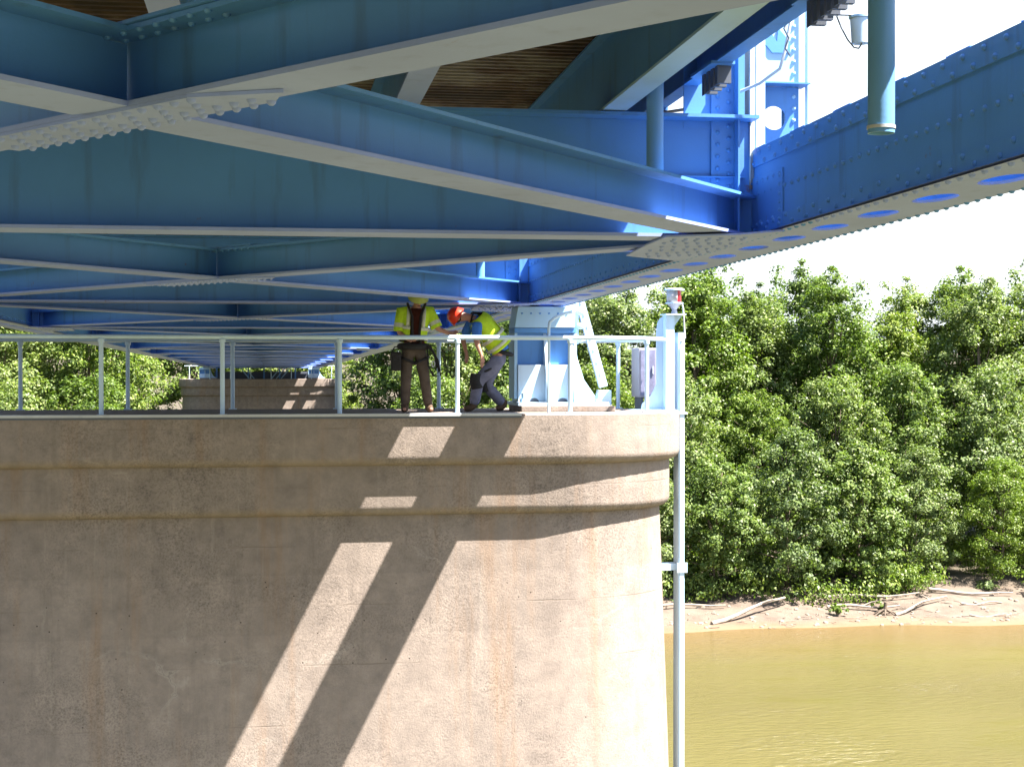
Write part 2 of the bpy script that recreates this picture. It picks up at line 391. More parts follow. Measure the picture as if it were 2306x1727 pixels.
# --- the bridge
B = thing("truss_bridge", "underside of the blue steel truss bridge running away overhead", "bridge", (XC, PY, 1.0))
def P3(x, y, zr): return V(x, y, zz(zr, y))
def ibeam(g, A, Bp, zr, depth, bf, tf=0.022, tw=0.014, fl=None):
    """I section between plan points A and Bp; webs and top flange go in g, bottom flange in fl"""
    a = P3(*A, zr); b = P3(*Bp, zr)
    (fl or g).bar(a, b, bf, tf, off=(0, tf/2))
    g.bar(a, b, tw, depth-2*tf, off=(0, depth/2))
    g.bar(a, b, bf, tf, off=(0, depth-tf/2))
# chords
riv_src = MB().dome((0, 0, 0), (0, 0, 1), 0.020, 0.019, 8).build("rivet", M['steel'], B, smooth=80)
rivet_mesh = riv_src.data; bpy.data.objects.remove(riv_src)
rivet_pale = rivet_mesh.copy(); rivet_pale.materials.clear(); rivet_pale.materials.append(M['flange'])
rcount = [0]
def rivet(parent, p, nrm, mat=None):
    o = bpy.data.objects.new("rivet", rivet_pale if nrm[2] < -0.5 else rivet_mesh); C.objects.link(o); o.parent = parent
    o.matrix_parent_inverse = Matrix.Identity(4)
    o.location = Vector(p) - parent.matrix_world_translation if False else Vector(p) - PARW[parent.name]
    o.rotation_euler = Vector(nrm).to_track_quat('Z', 'Y').to_euler(); rcount[0] += 1
    return o
PARW = {}
def reg(o):           # part whose mesh is in world coordinates -> world offset seen by its children
    PARW[o.name] = Vector((0, 0, 0)); return o

def perforated(g, x0, x1, y0, y1, zr, th, pitch, phase, ax, ay, hx=0.0):
    ncell = int((y1-y0)/pitch); n = 28
    for c in range(ncell):
        ya = y0 + c*pitch; yb = ya + pitch; cy = ya + pitch/2; cx = (x0+x1)/2 + hx
        e = []; r = []
        for k in range(n):
            t = 2*PI*k/n; ct, st = math.cos(t), math.sin(t)
            e.append((cx + ax*ct, cy + ay*(abs(st)**0.8)*(1 if st >= 0 else -1)))
            # point on the rectangle along the same direction
            hw_, hh = (x1-x0)/2, pitch/2
            sc = min((hw_)/abs(ct) if abs(ct) > 1e-6 else 1e9, hh/abs(st) if abs(st) > 1e-6 else 1e9)
            r.append(((x0+x1)/2 + ct*sc, cy + st*sc))
        # snap nearest ring points to the corners
        for qx, qy in ((x0, ya), (x1, ya), (x0, yb), (x1, yb)):
            i = min(range(n), key=lambda i: (r[i][0]-qx)**2 + (r[i][1]-qy)**2); r[i] = (qx, qy)
        vs = [(x, y, zz(zr, y)) for x, y in r] + [(x, y, zz(zr, y)) for x, y in e] + [(x, y, zz(zr+th, y)) for x, y in e] + [(x, y, zz(zr+th, y)) for x, y in r]
        fs = [(k, (k+1) % n, n+(k+1) % n, n+k) for k in range(n)] + [(n+k, n+(k+1) % n, 2*n+(k+1) % n, 2*n+k) for k in range(n)] + \
             [(2*n+k, 2*n+(k+1) % n, 3*n+(k+1) % n, 3*n+k) for k in range(n)]
        g.add(vs, fs)
    return y0 + ncell*pitch
def chord(side, label):
    cx = XC + side*HW
    def X(d): return cx + side*d          # d<0 inner, d>0 outer
    g = MB()
    for d in (-0.215, 0.215):
        g.bar(P3(X(d), YA, 1.11+0.36), P3(X(d), YB, 1.11+0.36), 0.016, 0.70)
    # flange angles inside and outside of each web
    for d in (-0.245, 0.245):
        g.bar(P3(X(d), YA, 1.142), P3(X(d), YB, 1.142), 0.045, 0.018)
        g.bar(P3(X(d*0.93), YA, 1.20), P3(X(d*0.93), YB, 1.20), 0.012, 0.125)
        g.bar(P3(X(d*0.93), YA, 1.755), P3(X(d*0.93), YB, 1.755), 0.012, 0.14)
    y_ = YA
    while y_ < 60:
        g.bar(P3(cx, y_, 1.833), P3(cx, y_+0.28, 1.833), 0.44, 0.014)
        if y_ < 40: g.bar(P3(cx-0.2, y_+0.28, 1.833), P3(cx+0.2, y_+0.9, 1.833), 0.06, 0.012)
        y_ += 0.9
    body = reg(g.build("bottom_chord", M['steel'], B)); body["label"] = label
    g = MB(); ph = 0.455
    x0, x1 = sorted((X(-0.31), X(0.31)))
    ye = perforated(g, x0, x1, 8.13-0.455-0.91*12, 40.0, 1.11, 0.018, 0.91, 0, 0.105, 0.24)
    g.bar(P3(cx, ye, 1.119), P3(cx, YB, 1.119), 0.62, 0.018)
    g.build("cover_plate", M['flange'], body)
    return body, X
chR, XR = chord(1, "right hand riveted box chord against the sky")
chL, XL = chord(-1, "left hand box chord above the treetops")
# rivets of the right chord: near ones singly, the rest as one part
st = MB(); single = []
def rv(p, n, near): 
    if near: single.append((p, n))
    else: st.dome(p, n, 0.019, 0.015, 6)
for row, (zr, dy, y0) in enumerate(((1.175, 0.30, 0.0), (1.235, 0.30, 0.15), (1.46, 0.15, 0.05), (1.71, 0.26, 0.0), (1.785, 0.26, 0.13))):
    y = 6.2 + y0
    while y < 44:
        xin = XR(-0.2345) if row != 2 else XR(-0.223)
        rv((xin, y, zz(zr, y)), (-1, 0, 0), y < 13.2)
        y += dy
y = 6.0
while y < 40:
    rv((XR(-0.275), y, zz(1.109, y)), (0, 0, -1), y < 10.5)
    rv((XR(0.29), y+0.07, zz(1.109, y)), (0, 0, -1), False)
    y += 0.15
for p, n in single: rivet(chR, p, n)
st.build("chord_rivets", M['steel'], chR, smooth=80, kind="stuff")
st = MB(); y = 24
while y < 60:
    st.dome((XL(-0.2345), y, zz(1.2, y)), (1, 0, 0), 0.019, 0.015, 6); st.dome((XL(-0.2345), y, zz(1.72, y)), (1, 0, 0), 0.019, 0.015, 6); y += 0.25
st.build("chord_rivets", M['steel'], chL, smooth=80, kind="stuff")

# floor beams
for k in range(-1, NP+1):
    y = FB1 + k*PAN; g = MB(); fl = MB()
    ibeam(g, (XC-HW+0.24, y), (XC+HW-0.24, y), 1.11+0.006, 0.96, 0.42, 0.026, 0.016, fl)
    # splice angle with bolts and end stiffeners
    o = reg(g.build("floor_beam", M['steel'], B)); fl.build("bottom_flange", M['flange'], o)
    if k == 0:
        s_ = MB(); s_.box(1.2, 3.72, y-0.022, y-0.009, zz(1.50, y), zz(1.60, y)); 
        s_.box(1.2, 3.72, y-0.060, y-0.009, zz(1.60, y), zz(1.61, y)); s_.build("web_splice", M['steel'], o)
        b_ = MB()
        for i in range(22): b_.dome((1.3+0.11*i, y-0.022, zz(1.55, y)), (0, -1, 0), 0.02, 0.016, 8)
        b_.build("splice_bolts", M['steel'], o, smooth=80, kind="stuff")

# lateral braces
def lateral(k):
    ya, yb = FB1 + (k-1)*PAN, FB1 + k*PAN
    xl, xr = XC-HW, XC+HW
    def on(x0, y0, x1, y1, x): return (x, y0 + (y1-y0)*(x-x0)/(x1-x0))
    a_ = (xl, ya+0.14, xr, yb+0.46); c_ = (xl, yb+0.56, xr, ya-0.04)
    A2, B2 = on(*a_, xl+0.28), on(*a_, xr-0.30); C_, D_ = on(*c_, xl+0.28), on(*c_, xr-0.30)
    wd, wa, dp = 0.30, 0.36, 0.33
    # continuous brace (left-far to right-near)
    g = MB(); fl = MB(); ibeam(g, C_, D_, 1.125, dp, wd, 0.022, 0.014, fl)
    o1 = reg(g.build("lateral_brace", M['steel'], B)); fl.build("bottom_flange", M['flange'], o1)
    # interrupted brace: two halves that butt against the web of the first
    cx, cy = (A2[0]+B2[0])/2, (A2[1]+B2[1])/2
    # crossing point of the two centre lines
    a = Vector(A2); d = Vector(B2)-a; c = Vector(C_); e_ = Vector(D_)-c
    t = ((c.x-a.x)*e_.y-(c.y-a.y)*e_.x)/(d.x*e_.y-d.y*e_.x); X0 = a + d*t
    u = d.normalized(); gap = wd/2/abs(u.x*(-e_.normalized().y)+u.y*e_.normalized().x)*0.985
    for s0, s1 in ((A2, tuple(X0-u*gap)), (tuple(X0+u*gap), B2)):
        g = MB(); fl = MB(); ibeam(g, s0, s1, 1.125, dp, wa, 0.022, 0.014, fl)
        # web carried in to the continuous one
        q = Vector(s1) if s0 is A2 else Vector(s0); q2 = X0 - u*0.02 if s0 is A2 else X0 + u*0.02
        g.bar(P3(q.x, q.y, 1.125), P3(q2.x, q2.y, 1.125), 0.014, dp-0.06, off=(0, dp/2))
        o2 = reg(g.build("lateral_brace", M['steel'], B)); fl.build("bottom_flange", M['flange'], o2)
    # splice plates below and above the crossing, along the continuous brace
    ev = (Vector(D_)-c).normalized(); nv = Vector((-ev.y, ev.x))
    def pt(s_, t_): q = X0 + ev*s_ + nv*t_; return (q.x, q.y)
    poly = [pt(-1.15, -0.147), pt(0.62, -0.147), pt(0.98, 0.04), pt(0.80, 0.147), pt(-1.15, 0.147)]
    if k < 6:
        g = MB()
        n = len(poly); vs = [(x, y, zz(1.109, y)) for x, y in poly] + [(x, y, zz(1.1235, y)) for x, y in poly]
        g.add(vs, [tuple(range(n)), tuple(range(n, 2*n))] + [(i, n+i, n+(i+1) % n, (i+1) % n) for i in range(n)])
        gp = reg(g.build("gusset_plate", M['flange'], B))
        stf = MB()
        for i in range(17):
            s_ = -1.08 + i*0.112
            for j, tt in enumerate((-0.115, -0.03, 0.05, 0.125)):
                if abs(tt) < 0.05 and i % 2: continue
                if s_ > 0.62 and tt < -0.02: continue
                x, y = pt(s_ + 0.03*j, tt); p = (x, y, zz(1.109, y))
                if k == 0: rivet(gp, p, (0, 0, -1))
                elif k < 4: stf.dome(p, (0, 0, -1), 0.019, 0.016, 6)
        if 0 < k < 4: stf.build("gusset_rivets", M['flange'], gp, smooth=80, kind="stuff")
        # upper plate
        poly2 = [pt(-0.8, -0.17), pt(0.8, -0.17), pt(0.8, 0.17), pt(-0.8, 0.17)]
        n = 4; g = MB(); zt = 1.125+dp
        vs = [(x, y, zz(zt+0.002, y)) for x, y in poly2] + [(x, y, zz(zt+0.016, y)) for x, y in poly2]
        g.add(vs, [tuple(range(n)), tuple(range(n, 2*n))] + [(i, n+i, n+(i+1) % n, (i+1) % n) for i in range(n)])
        for i in range(14):
            for tt in (-0.14, -0.05, 0.06, 0.14):
                x, y = pt(-0.75+i*0.115, tt); g.dome((x, y, zz(zt-0.021, y)), (0, 0, -1), 0.019, 0.016, 6)
        g.build("top_gusset", M['steel'], B, smooth=60)
    return X0
for k in range(-1, NP+1): lateral(k)

# node gussets on the chord, right side
for k in range(0, 6):
    for side in (1, -1):
        y0 = FB1 + k*PAN; cx = XC + side*(HW-0.31)
        def q(dx, dy): return (cx - side*dx, y0+dy)
        poly = [q(-0.02, -0.95), q(0.22, -0.62), q(0.72, -0.36), q(0.70, 0.35), q(0.62, 1.45), q(0.44, 1.62), q(-0.02, 2.0)]
        g = MB(); n = len(poly)
        vs = [(x, y, zz(1.0945, y)) for x, y in poly] + [(x, y, zz(1.108, y)) for x, y in poly]
        g.add(vs, [tuple(range(n)), tuple(range(n, 2*n))] + [(i, n+i, n+(i+1) % n, (i+1) % n) for i in range(n)])
        gp = reg(g.build("gusset_plate", M['flange'], B)); stf = MB()
        for (ax, ay, bx, by, nn) in ((0.12, -0.45, 0.62, -0.22, 7), (0.10, -0.30, 0.60, -0.08, 7), (0.08, 0.05, 0.62, 0.10, 7), (0.55, 0.45, 0.05, 0.30, 6),
                                     (0.56, 0.8, 0.04, 0.55, 7), (0.5, 1.15, 0.04, 0.85, 7), (0.42, 1.42, 0.03, 1.15, 6)):
            for i in range(nn):
                f = i/(nn-1); x, y = q(ax+(bx-ax)*f, ay+(by-ay)*f); p = (x, y, zz(1.0945, y))
                if k == 0 and side == 1: rivet(gp, p, (0, 0, -1))
                elif k < 4: stf.dome(p, (0, 0, -1), 0.019, 0.016, 6)
        if stf.v: stf.build("gusset_rivets", M['flange'], gp, smooth=80, kind="stuff")

# web gusset and end angles where the first floor beam meets the right chord
y = FB1
g = MB(); g.box(XR(-0.236), XR(-0.224), y-0.75, y+1.3, zz(1.16, y), zz(1.60, y))
gw = g.build("web_gusset", M['steel'], B)
g = MB()
for i in range(15):
    g.dome((XR(-0.236), y-0.68+i*0.135, zz(1.56, y)), (-1, 0, 0), 0.018, 0.014, 6)
    g.dome((XR(-0.236), y-0.68+i*0.135, zz(1.22, y)), (-1, 0, 0), 0.018, 0.014, 6)
for i in range(6): g.dome((XR(-0.236), y-0.69, zz(1.22+0.065*i, y)), (-1, 0, 0), 0.018, 0.014, 6)
g.build("gusset_bolts", M['steel'], gw, smooth=80, kind="stuff")
for k in range(0, 4):
    for side in (1, -1):
        y = FB1 + k*PAN; xi = XC + side*(HW-0.28)
        g = MB(); xa, xb = sorted((xi - side*0.52, xi - side*0.02))
        g.box(xa, xb, y-0.012, y+0.002, zz(1.99, y), zz(2.6, y))            # bracket plate above the beam end
        xa, xb = sorted((xi - side*0.30, xi - side*0.10))
        g.box(xa, xb, y-0.034, y-0.013, zz(1.14, y), zz(2.62, y))            # connection angle
        xa, xb = sorted((xi - side*0.115, xi - side*0.10))
        g.box(xa, xb, y-0.15, y-0.036, zz(1.14, y), zz(2.62, y))
        o = g.build("end_bracket", M['steel'], B); r_ = MB()
        if k < 2:
            for i in range(15):
                r_.dome((xi - side*0.25, y-0.034, zz(1.2+0.095*i, y)), (0, -1, 0), 0.019, 0.015, 6)
                r_.dome((xi - side*0.16, y-0.034, zz(1.25+0.095*i, y)), (0, -1, 0), 0.019, 0.015, 6)
            r_.build("bracket_rivets", M['steel'], o, smooth=80, kind="stuff")

# truss verticals rising from the chord nodes
def vertical(k, side):
    y = FB1 + k*PAN + 0.35; cx = XC + side*HW
    g = MB(); z0, z1 = zz(1.84, y), zz(1.84, y) + 2.4
    for sx in (-1, 1):
        g.box(cx+sx*0.205-0.008, cx+sx*0.205+0.008, y-0.16, y+0.16, z0-0.3, z1)
        for sy in (-1, 1): 
            xa, xb = sorted((cx+sx*0.213, cx+sx*(0.115 if sy < 0 else 0.185))); g.box(xa, xb, y+sy*0.168-0.008, y+sy*0.168+0.008, z0-0.3, z1)
    o = reg(g.build("vertical_post", M['light'], B)); 
    if k > 2: return
    # perforated batten plate with one round hole
    def ringplate(zc, h, r):
        n = 32; hw = 0.206; e = []; q = []
        for i in range(n):
            t = 2*PI*i/n; ct, st_ = math.cos(t), math.sin(t); e.append((cx+r*ct, zc+r*st_))
            sc = min(hw/abs(ct) if abs(ct) > 1e-6 else 1e9, h/2/abs(st_) if abs(st_) > 1e-6 else 1e9); q.append((cx+ct*sc, zc+st_*sc))
        for qx, qz in ((cx-hw, zc-h/2), (cx+hw, zc-h/2), (cx-hw, zc+h/2), (cx+hw, zc+h/2)):
            i = min(range(n), key=lambda i: (q[i][0]-qx)**2+(q[i][1]-qz)**2); q[i] = (qx, qz)
        ya, yb = y-0.189, y-0.178
        vs = [(a, ya, b) for a, b in q] + [(a, ya, b) for a, b in e] + [(a, yb, b) for a, b in e] + [(a, yb, b) for a, b in q]
        fs = [(j*n+i, j*n+(i+1) % n, (j+1)*n+(i+1) % n, (j+1)*n+i) for j in range(3) for i in range(n)] + [(i, (i+1) % n, 3*n+(i+1) % n, 3*n+i) for i in range(n)]
        return MB().add(vs, fs)
    zs = zz(1.84, y) + 0.535
    ringplate(zs-0.255, 0.50, 0.097).build("batten_plate", M['steel'], o)
    g = MB(); g.box(cx-0.21, cx+0.26, y-0.33, y-0.10, zs+0.001, zs+0.013); g.build("shelf_plate", M['steel'], o)
    g = MB(); g.box(cx-0.206, cx+0.206, y-0.189, y-0.178, zs+0.014, z1); g.build("cover_plate", M['light'], o)
    g = MB()
    g.prism([(cx-0.10, zs+0.36), (cx-0.02, zs+0.27), (cx+0.13, zs+0.27), (cx+0.13, zs+0.36), (cx+0.03, zs+0.47), (cx+0.02, zs+0.36), (cx-0.04, zs+0.44)], 'y', y-0.205, y-0.19)
    g.build("tie_plate", M['steel'], o)
    g = MB()
    for i in range(22):
        for sx in (-1, 1): g.dome((cx+sx*0.165, y-0.190, zz(1.84, y)-0.02+i*0.095), (0, -1, 0), 0.019, 0.015, 6)
    g.build("post_rivets", M['light'], o, smooth=80, kind="stuff")
    if k == 0:
        g = MB(); g.box(cx-0.225, cx-0.125, y-0.345, y-0.335, z0-0.32, z1)
        g.build("edge_strip", M['pale'], o)
        g = MB(); g.box(cx+0.275, cx+0.315, y-0.20, y-0.19, z0, z1); g.box(cx+0.267, cx+0.274, y-0.24, y-0.17, z0, z1); g.build("outer_angle", M['pale'], o)
        g = MB(); g.box(cx-0.245, cx-0.226, y-0.365, y-0.20, z0-0.32, z1); g.box(cx-0.20, cx-0.19, y-0.352, y-0.346, z0-0.32, z1); g.box(cx-0.26, cx-0.252, y-0.38, y-0.34, z0-0.32, z1)
        g.build("rusted_edge_angle", M['rusty'], o)
for k in range(0, 5):
    for side in (1, -1): vertical(k, side)

# stringers, deck forms, slab, fascia
for i, x in enumerate((2.63, 1.02, -0.59, -2.20, -3.81)):
    g = MB(); fl = MB(); ibeam(g, (x, YA), (x, YB), 2.085, 0.62, 0.19, 0.02, 0.012, fl)
    o = reg(g.build("stringer", M['steel'], B)); fl.build("bottom_flange", M['light' if i == 0 else 'flange'], o)
g = MB(); prof = []; y = YA; p = 0.14
while y < YB:
    prof += [(y, 0.0), (y+0.05, 0.0), (y+0.07, 0.045), (y+0.12, 0.045)]; y += p
xa, xb = XC-3.9, XC+3.9
vs = []
for (yy, h) in prof: vs += [(xa, yy, zz(2.712+h, yy)), (xb, yy, zz(2.712+h, yy))]
g.add(vs, [(2*i, 2*i+1, 2*i+3, 2*i+2) for i in range(len(prof)-1)]); g.build("deck_forms", M['forms'], B)
g = MB(); g.bar(P3(XC, YA, 2.87), P3(XC, YB, 2.87), 7.95, 0.20); g.build("deck_slab", M['slab'], B)
for side in (1, -1):
    g = MB(); x = XC + side*3.925
    g.bar(P3(x, YA, 2.56), P3(x, YB, 2.56), 0.014, 0.46); g.bar(P3(x-side*0.06, YA, 2.337), P3(x-side*0.06, YB, 2.337), 0.12, 0.016)
    g.bar(P3(x-side*0.06, YA, 2.76), P3(x-side*0.06, YB, 2.76), 0.12, 0.016)
    g.build("fascia_beam", M['steel'], B)

# --- drain pipes hanging below the deck
def drain(x, y, zt, zb, label):
    t = thing("drain_pipe", label, "drain pipe", (x, y, zb), "drain pipes under the deck")
    r = 0.0635; n = 24; g = MB(); vs = []; fs = []
    for j, (rr, z) in enumerate(((r, zt), (r, zb), (r-0.006, zb), (r-0.006, zt))):
        for k in range(n): a = 2*PI*k/n; vs.append((x+rr*math.cos(a), y+rr*math.sin(a), z))
        if j: fs += [((j-1)*n+k, (j-1)*n+(k+1) % n, j*n+(k+1) % n, j*n+k) for k in range(n)]
    g.add(vs, fs); g.build("pipe", M['mid'], t, smooth=40)
    g = MB(); g.tube([(x, y, zb+0.02), (x, y, zb+0.035)], r+0.004, 24); g.build("end_band", M['galv'], t, smooth=40)
    g = MB(); g.tube([(x, y, zt-0.32), (x, y, zt-0.27)], r+0.008, 20); g.box(x-0.2, x-0.06, y-0.02, y+0.02, zt-0.31, zt-0.28); g.build("strap", M['steel'], t, smooth=40)
drain(2.85, 7.0, 2.66, 1.105, "big blue drain pipe with open bottom hanging near the top right corner")
drain(2.83, 11.3, 2.60, 1.10, "blue drain pipe standing behind the long diagonal brace, left of the riveted bracket")
drain(2.98, 22.2, 2.50, 1.08, "small far drain pipe ending in sunlight above the two workers")
drain(3.0, 33.0, 2.40, 1.0, "tiny far drain pipe beyond the pier")

# --- clamp clusters, cable and junction box on the fascia
def hanger(y, n, label, s=0.9):
    x = XC + 3.925; t = thing("pipe_hanger", label, "bracket", (x, y, zz(2.3, y)), "bracket clusters under the deck edge")
    z = zz(2.33, y); first = None
    for i in range(n):
        g = MB(); yy = y + (i-n/2)*0.13*s
        if first is None:
            g.box(-0.05, 0.05, -0.022, 0.022, -0.16*s, 0.03); g.box(-0.058, -0.05, -0.034, 0.034, -0.17*s, 0.03)
            first = g.build("clamp_plate", M['dark'], t); first.location = (x-0.04, yy, z)
        else: clone(first, t, (x-0.04, yy, z-0.006*i))
    g = MB(); g.box(x-0.16, x+0.02, y-n*0.065-0.06, y+n*0.065, z-0.01-0.006, z+0.008)
    g.build("mounting_plate", M['steel'], t)
hanger(11.35, 4, "large cluster of dark clamp plates under the deck edge, left of the white cable")
hanger(13.3, 4, "middle cluster of dark clamp plates above the second drain pipe")
hanger(14.7, 3, "small pair of dark clamp plates at the end of the pale stringer flange")
hanger(8.95, 5, "cluster of dark clamp plates at the top edge beside the hanging lamp box")
g = MB(); pts = [(3.20, 12.9, 2.22), (3.25, 12.6, 2.12), (3.40, 12.3, 2.11), (3.58, 12.05, 2.15), (3.80, 11.8, 2.23), (3.93, 11.7, 2.33), (3.97, 11.68, 2.48), (4.02, 11.68, 2.75)]
tagT(g.tube(pts, 0.013, 8).build("service_cable", M['galv'], smooth=60), "pale sagging cable strung from the middle clamps to the riveted post", "cable")
tagT(MB().tube([(4.00, 11.62, 2.75), (3.93, 11.6, 2.62), (3.97, 11.6, 2.55), (3.94, 11.6, 2.47), (3.985, 11.62, 2.42)], 0.008, 6).build("signal_wire", M['dark'], smooth=60), "thin dark wire curling down the riveted post beside the lamp box", "cable")
jb = thing("lamp_box", "pale grey lamp box with a looping wire hanging against the sky", "light fixture", (3.50, 8.9, 2.2))
lx, ly, lz = 3.53, 9.0, 2.02
g = MB(); g.tube([(lx, ly, lz+0.09), (lx, ly, lz-0.06)], [0.062, 0.052], 20); g.build("housing", M['pale'], jb, smooth=40)
g = MB(); g.tube([(lx, ly, lz+0.092), (lx, ly, lz+0.105)], 0.07, 20); g.build("lid", M['light'], jb, smooth=40)
g = MB(); g.box(lx-0.20, lx+0.03, ly-0.02, ly+0.02, lz+0.107, lz+0.13); g.box(lx-0.20, lx-0.16, ly-0.02, ly+0.02, lz+0.131, lz+0.24); g.build("arm", M['galv'], jb)
g = MB(); g.tube([(lx-0.15, ly, lz+0.10), (lx-0.12, ly, lz+0.03), (lx-0.08, ly, lz-0.04), (lx-0.04, ly, lz-0.085), (lx-0.01, ly, lz-0.09), (lx+0.01, ly, lz-0.06)], 0.005, 6); g.build("wire", M['dark'], jb, smooth=60)

# --- bearing on the near pier
def bearing(cx, cy, ztop, zbase, label, detail=True, group=None):
    t = thing("bridge_bearing", label, "bridge bearing", (cx, cy, zbase), group)
    H = ztop - zbase
    def z(f): return zbase + f*H      # f from 0 (pier top) to 1
    g = MB(); g.box(cx-0.42, cx+0.98, cy-0.62, cy+0.60, zbase, zbase+0.085); g.build("grout_pad", M['concrete'], t, bevel=0.01)
    g = MB(); g.box(cx-0.46, cx+0.90, cy-0.56, cy+0.55, zbase+0.087, zbase+0.135); g.build("base_plate", M['pale'], t, bevel=0.006)
    # upper shoe with sloping sides
    g = MB(); g.prism([(cx-0.47, z(0.80)), (cx-0.42, z(1.0)), (cx+0.44, z(1.0)), (cx+0.44, z(0.80))], 'y', cy-0.30, cy+0.30); g.build("upper_shoe", M['light'], t, bevel=0.006)
    # bar stock under the shoe
    g = MB(); g.box(cx-0.47, cx+0.45, cy-0.28, cy+0.28, z(0.75), z(0.797)); g.build("rocker_bar", M['steel'], t, bevel=0.008)
    # middle box: recessed webs framed by pilasters
    g = MB(); g.box(cx-0.42, cx+0.42, cy-0.16, cy+0.16, z(0.44), z(0.748)); g.build("web_plate", M['steel'], t)
    g = MB(); g.box(cx-0.47, cx-0.425, cy-0.27, cy+0.27, z(0.12), z(0.748)); g.box(cx+0.425, cx+0.47, cy-0.27, cy+0.27, z(0.12), z(0.748)); g.build("side_plate", M['light'], t)
    # lower stepped block
    g = MB(); g.box(cx-0.42, cx+0.42, cy-0.30, cy+0.30, zbase+0.136, z(0.445)); g.build("pedestal_block", M['pale'], t, bevel=0.006)
    # ribs: tapered front ribs and flared side rib
    for dx in (-0.02, 0.38):
        g = MB(); g.prism([(cy-0.16, z(0.748)), (cy-0.22, z(0.70)), (cy-0.38, z(0.44)), (cy-0.54, z(0.13)), (cy-0.54, zbase+0.137), (cy-0.16, zbase+0.137)], 'x', cx+dx, cx+dx+0.05)
        g.build("rib", M['pale'], t, bevel=0.004)
    g = MB(); g.prism([(cx+0.475, z(0.72)), (cx+0.53, z(0.5)), (cx+0.63, z(0.3)), (cx+0.80, z(0.14)), (cx+0.80, zbase+0.137), (cx+0.475, zbase+0.137)], 'y', cy-0.03, cy+0.03); g.build("side_rib", M['pale'], t)
    if detail:
        for dx in (-0.18, 0.25):       # dark drain scallops cut at the foot of the block
            g = MB(); g.prism([(cx+dx+0.075*math.cos(a), zbase+0.1375+0.06*math.sin(a)) for a in [PI*i/12 for i in range(13)]], 'y', cy-0.303, cy-0.2); g.build("scallop_opening", M['dark'], t)
        for dx in (-0.36, 0.76):
            g = MB(); g.tube([(cx+dx, cy-0.42, zbase+0.13), (cx+dx, cy-0.42, zbase+0.27)], 0.03, 12); g.tube([(cx+dx, cy-0.42, zbase+0.136), (cx+dx, cy-0.42, zbase+0.19)], 0.055, 6); g.build("anchor_bolt", M['light'], t, smooth=30)
        g = MB()
        for i in range(6): g.dome((cx-0.36+0.135*i, cy-0.30, z(0.935)), (0, -1, 0), 0.016, 0.013, 8)
        g.build("shoe_bolts", M['steel'], t, smooth=80, kind="stuff")
    return t
bearing(XC+HW, PY-0.02, zz(1.09, PY)-0.002, TOPZ, "pale blue steel bearing pedestal with ribs standing under the right chord beside the bending worker")
bearing(XC-HW-0.5, PY-0.02, zz(1.09, PY)-0.002, TOPZ, "steel bearing pedestal under the left chord at the other end of the pier", False)
bearing(XC+HW-0.5, FPY, zz(1.09, FPY)-0.002, -0.95, "distant white bearing at the right end of the far pier", False)
bearing(XC-HW-0.2, FPY, zz(1.09, FPY)-0.002, -0.95, "distant bearing at the left end of the far pier", False)
# distant sway frame on the far pier
sf = thing("sway_frame", "row of distant blue posts and slanting struts on top of the far pier", "steel frame", (XC, FPY+1, -0.95))
for i in range(7):
    x = XC-3.9+1.3*i; g = MB(); g.box(x-0.06, x+0.06, FPY+0.7, FPY+0.95, -0.95, 0.04); g.build("column", M['steel'], sf)
for x0, x1 in ((-2.0, -1.2), (-1.6, -0.8), (1.4, 0.6), (1.8, 1.0), (2.2, 1.4)):
    g = MB(); g.bar((x0+XC, FPY+0.5, 0.03), (x1+XC, FPY+0.5, -0.95), 0.08, 0.08, up=(0, 1, 0)); g.build("strut", M['light'], sf)
g = MB(); g.box(XC-4.1, XC+3.9, FPY+1.5, FPY+1.6, -0.95, -0.35); g.build("back_wall", M['dark'], sf)

# --- leaning strut, conduit and knobs by the bearing
ls = thing("leaning_strut", "white slotted steel strut leaning from the chord down behind the bearing", "steel strut", (5.1, 23.9, TOPZ))
g = MB(); g.bar((4.66, 23.6, 1.22), (5.09, 23.6, -0.30), 0.10, 0.13, up=(1, 0, 0)); g.build("bar", M['pale'], ls, bevel=0.004)
for i in range(7):
    f = 0.15+i*0.12; g = MB(); g.box(4.66+0.43*f-0.015, 4.66+0.43*f+0.01, 23.54, 23.549, 1.22-1.52*f-0.02, 1.22-1.52*f+0.02); g.build("slot", M['grey'], ls)
g = MB(); g.box(5.0, 5.2, 23.5, 23.7, TOPZ, TOPZ+0.30); g.build("foot_block", M['pale'], ls, bevel=0.01)
cd = [(3.888, 21.68, TOPZ), (3.888, 21.68, 0.55), (3.90, 21.68, 0.64), (3.97, 21.7, 0.70), (4.15, 21.85, 0.77), (4.30, 21.9, 0.80), (4.345, 21.95, 0.87), (4.35, 22.0, zz(1.11, 22))]
tagT(MB().tube(cd, 0.022, 10).build("conduit_pipe", M['pale'], smooth=50), "thin vertical conduit rising in front of the bearing and bending up to the chord", "pipe")
ik = thing("cable_insulators", "small white knobs hanging on a bracket right of the bearing top", "bracket", (4.55, 23, 0.6))
g = MB(); g.box(4.52, 4.56, 22.9, 22.94, 0.35, 0.95); g.build("bracket_bar", M['pale'], ik)
for zc in (0.83, 0.62, 0.42):
    g = MB(); g.tube([(4.58, 22.88, zc-0.05), (4.58, 22.88, zc-0.02), (4.58, 22.88, zc+0.02), (4.58, 22.88, zc+0.05)], [0.03, 0.055, 0.055, 0.03], 12); g.build("knob", M['pale'], ik, smooth=60)

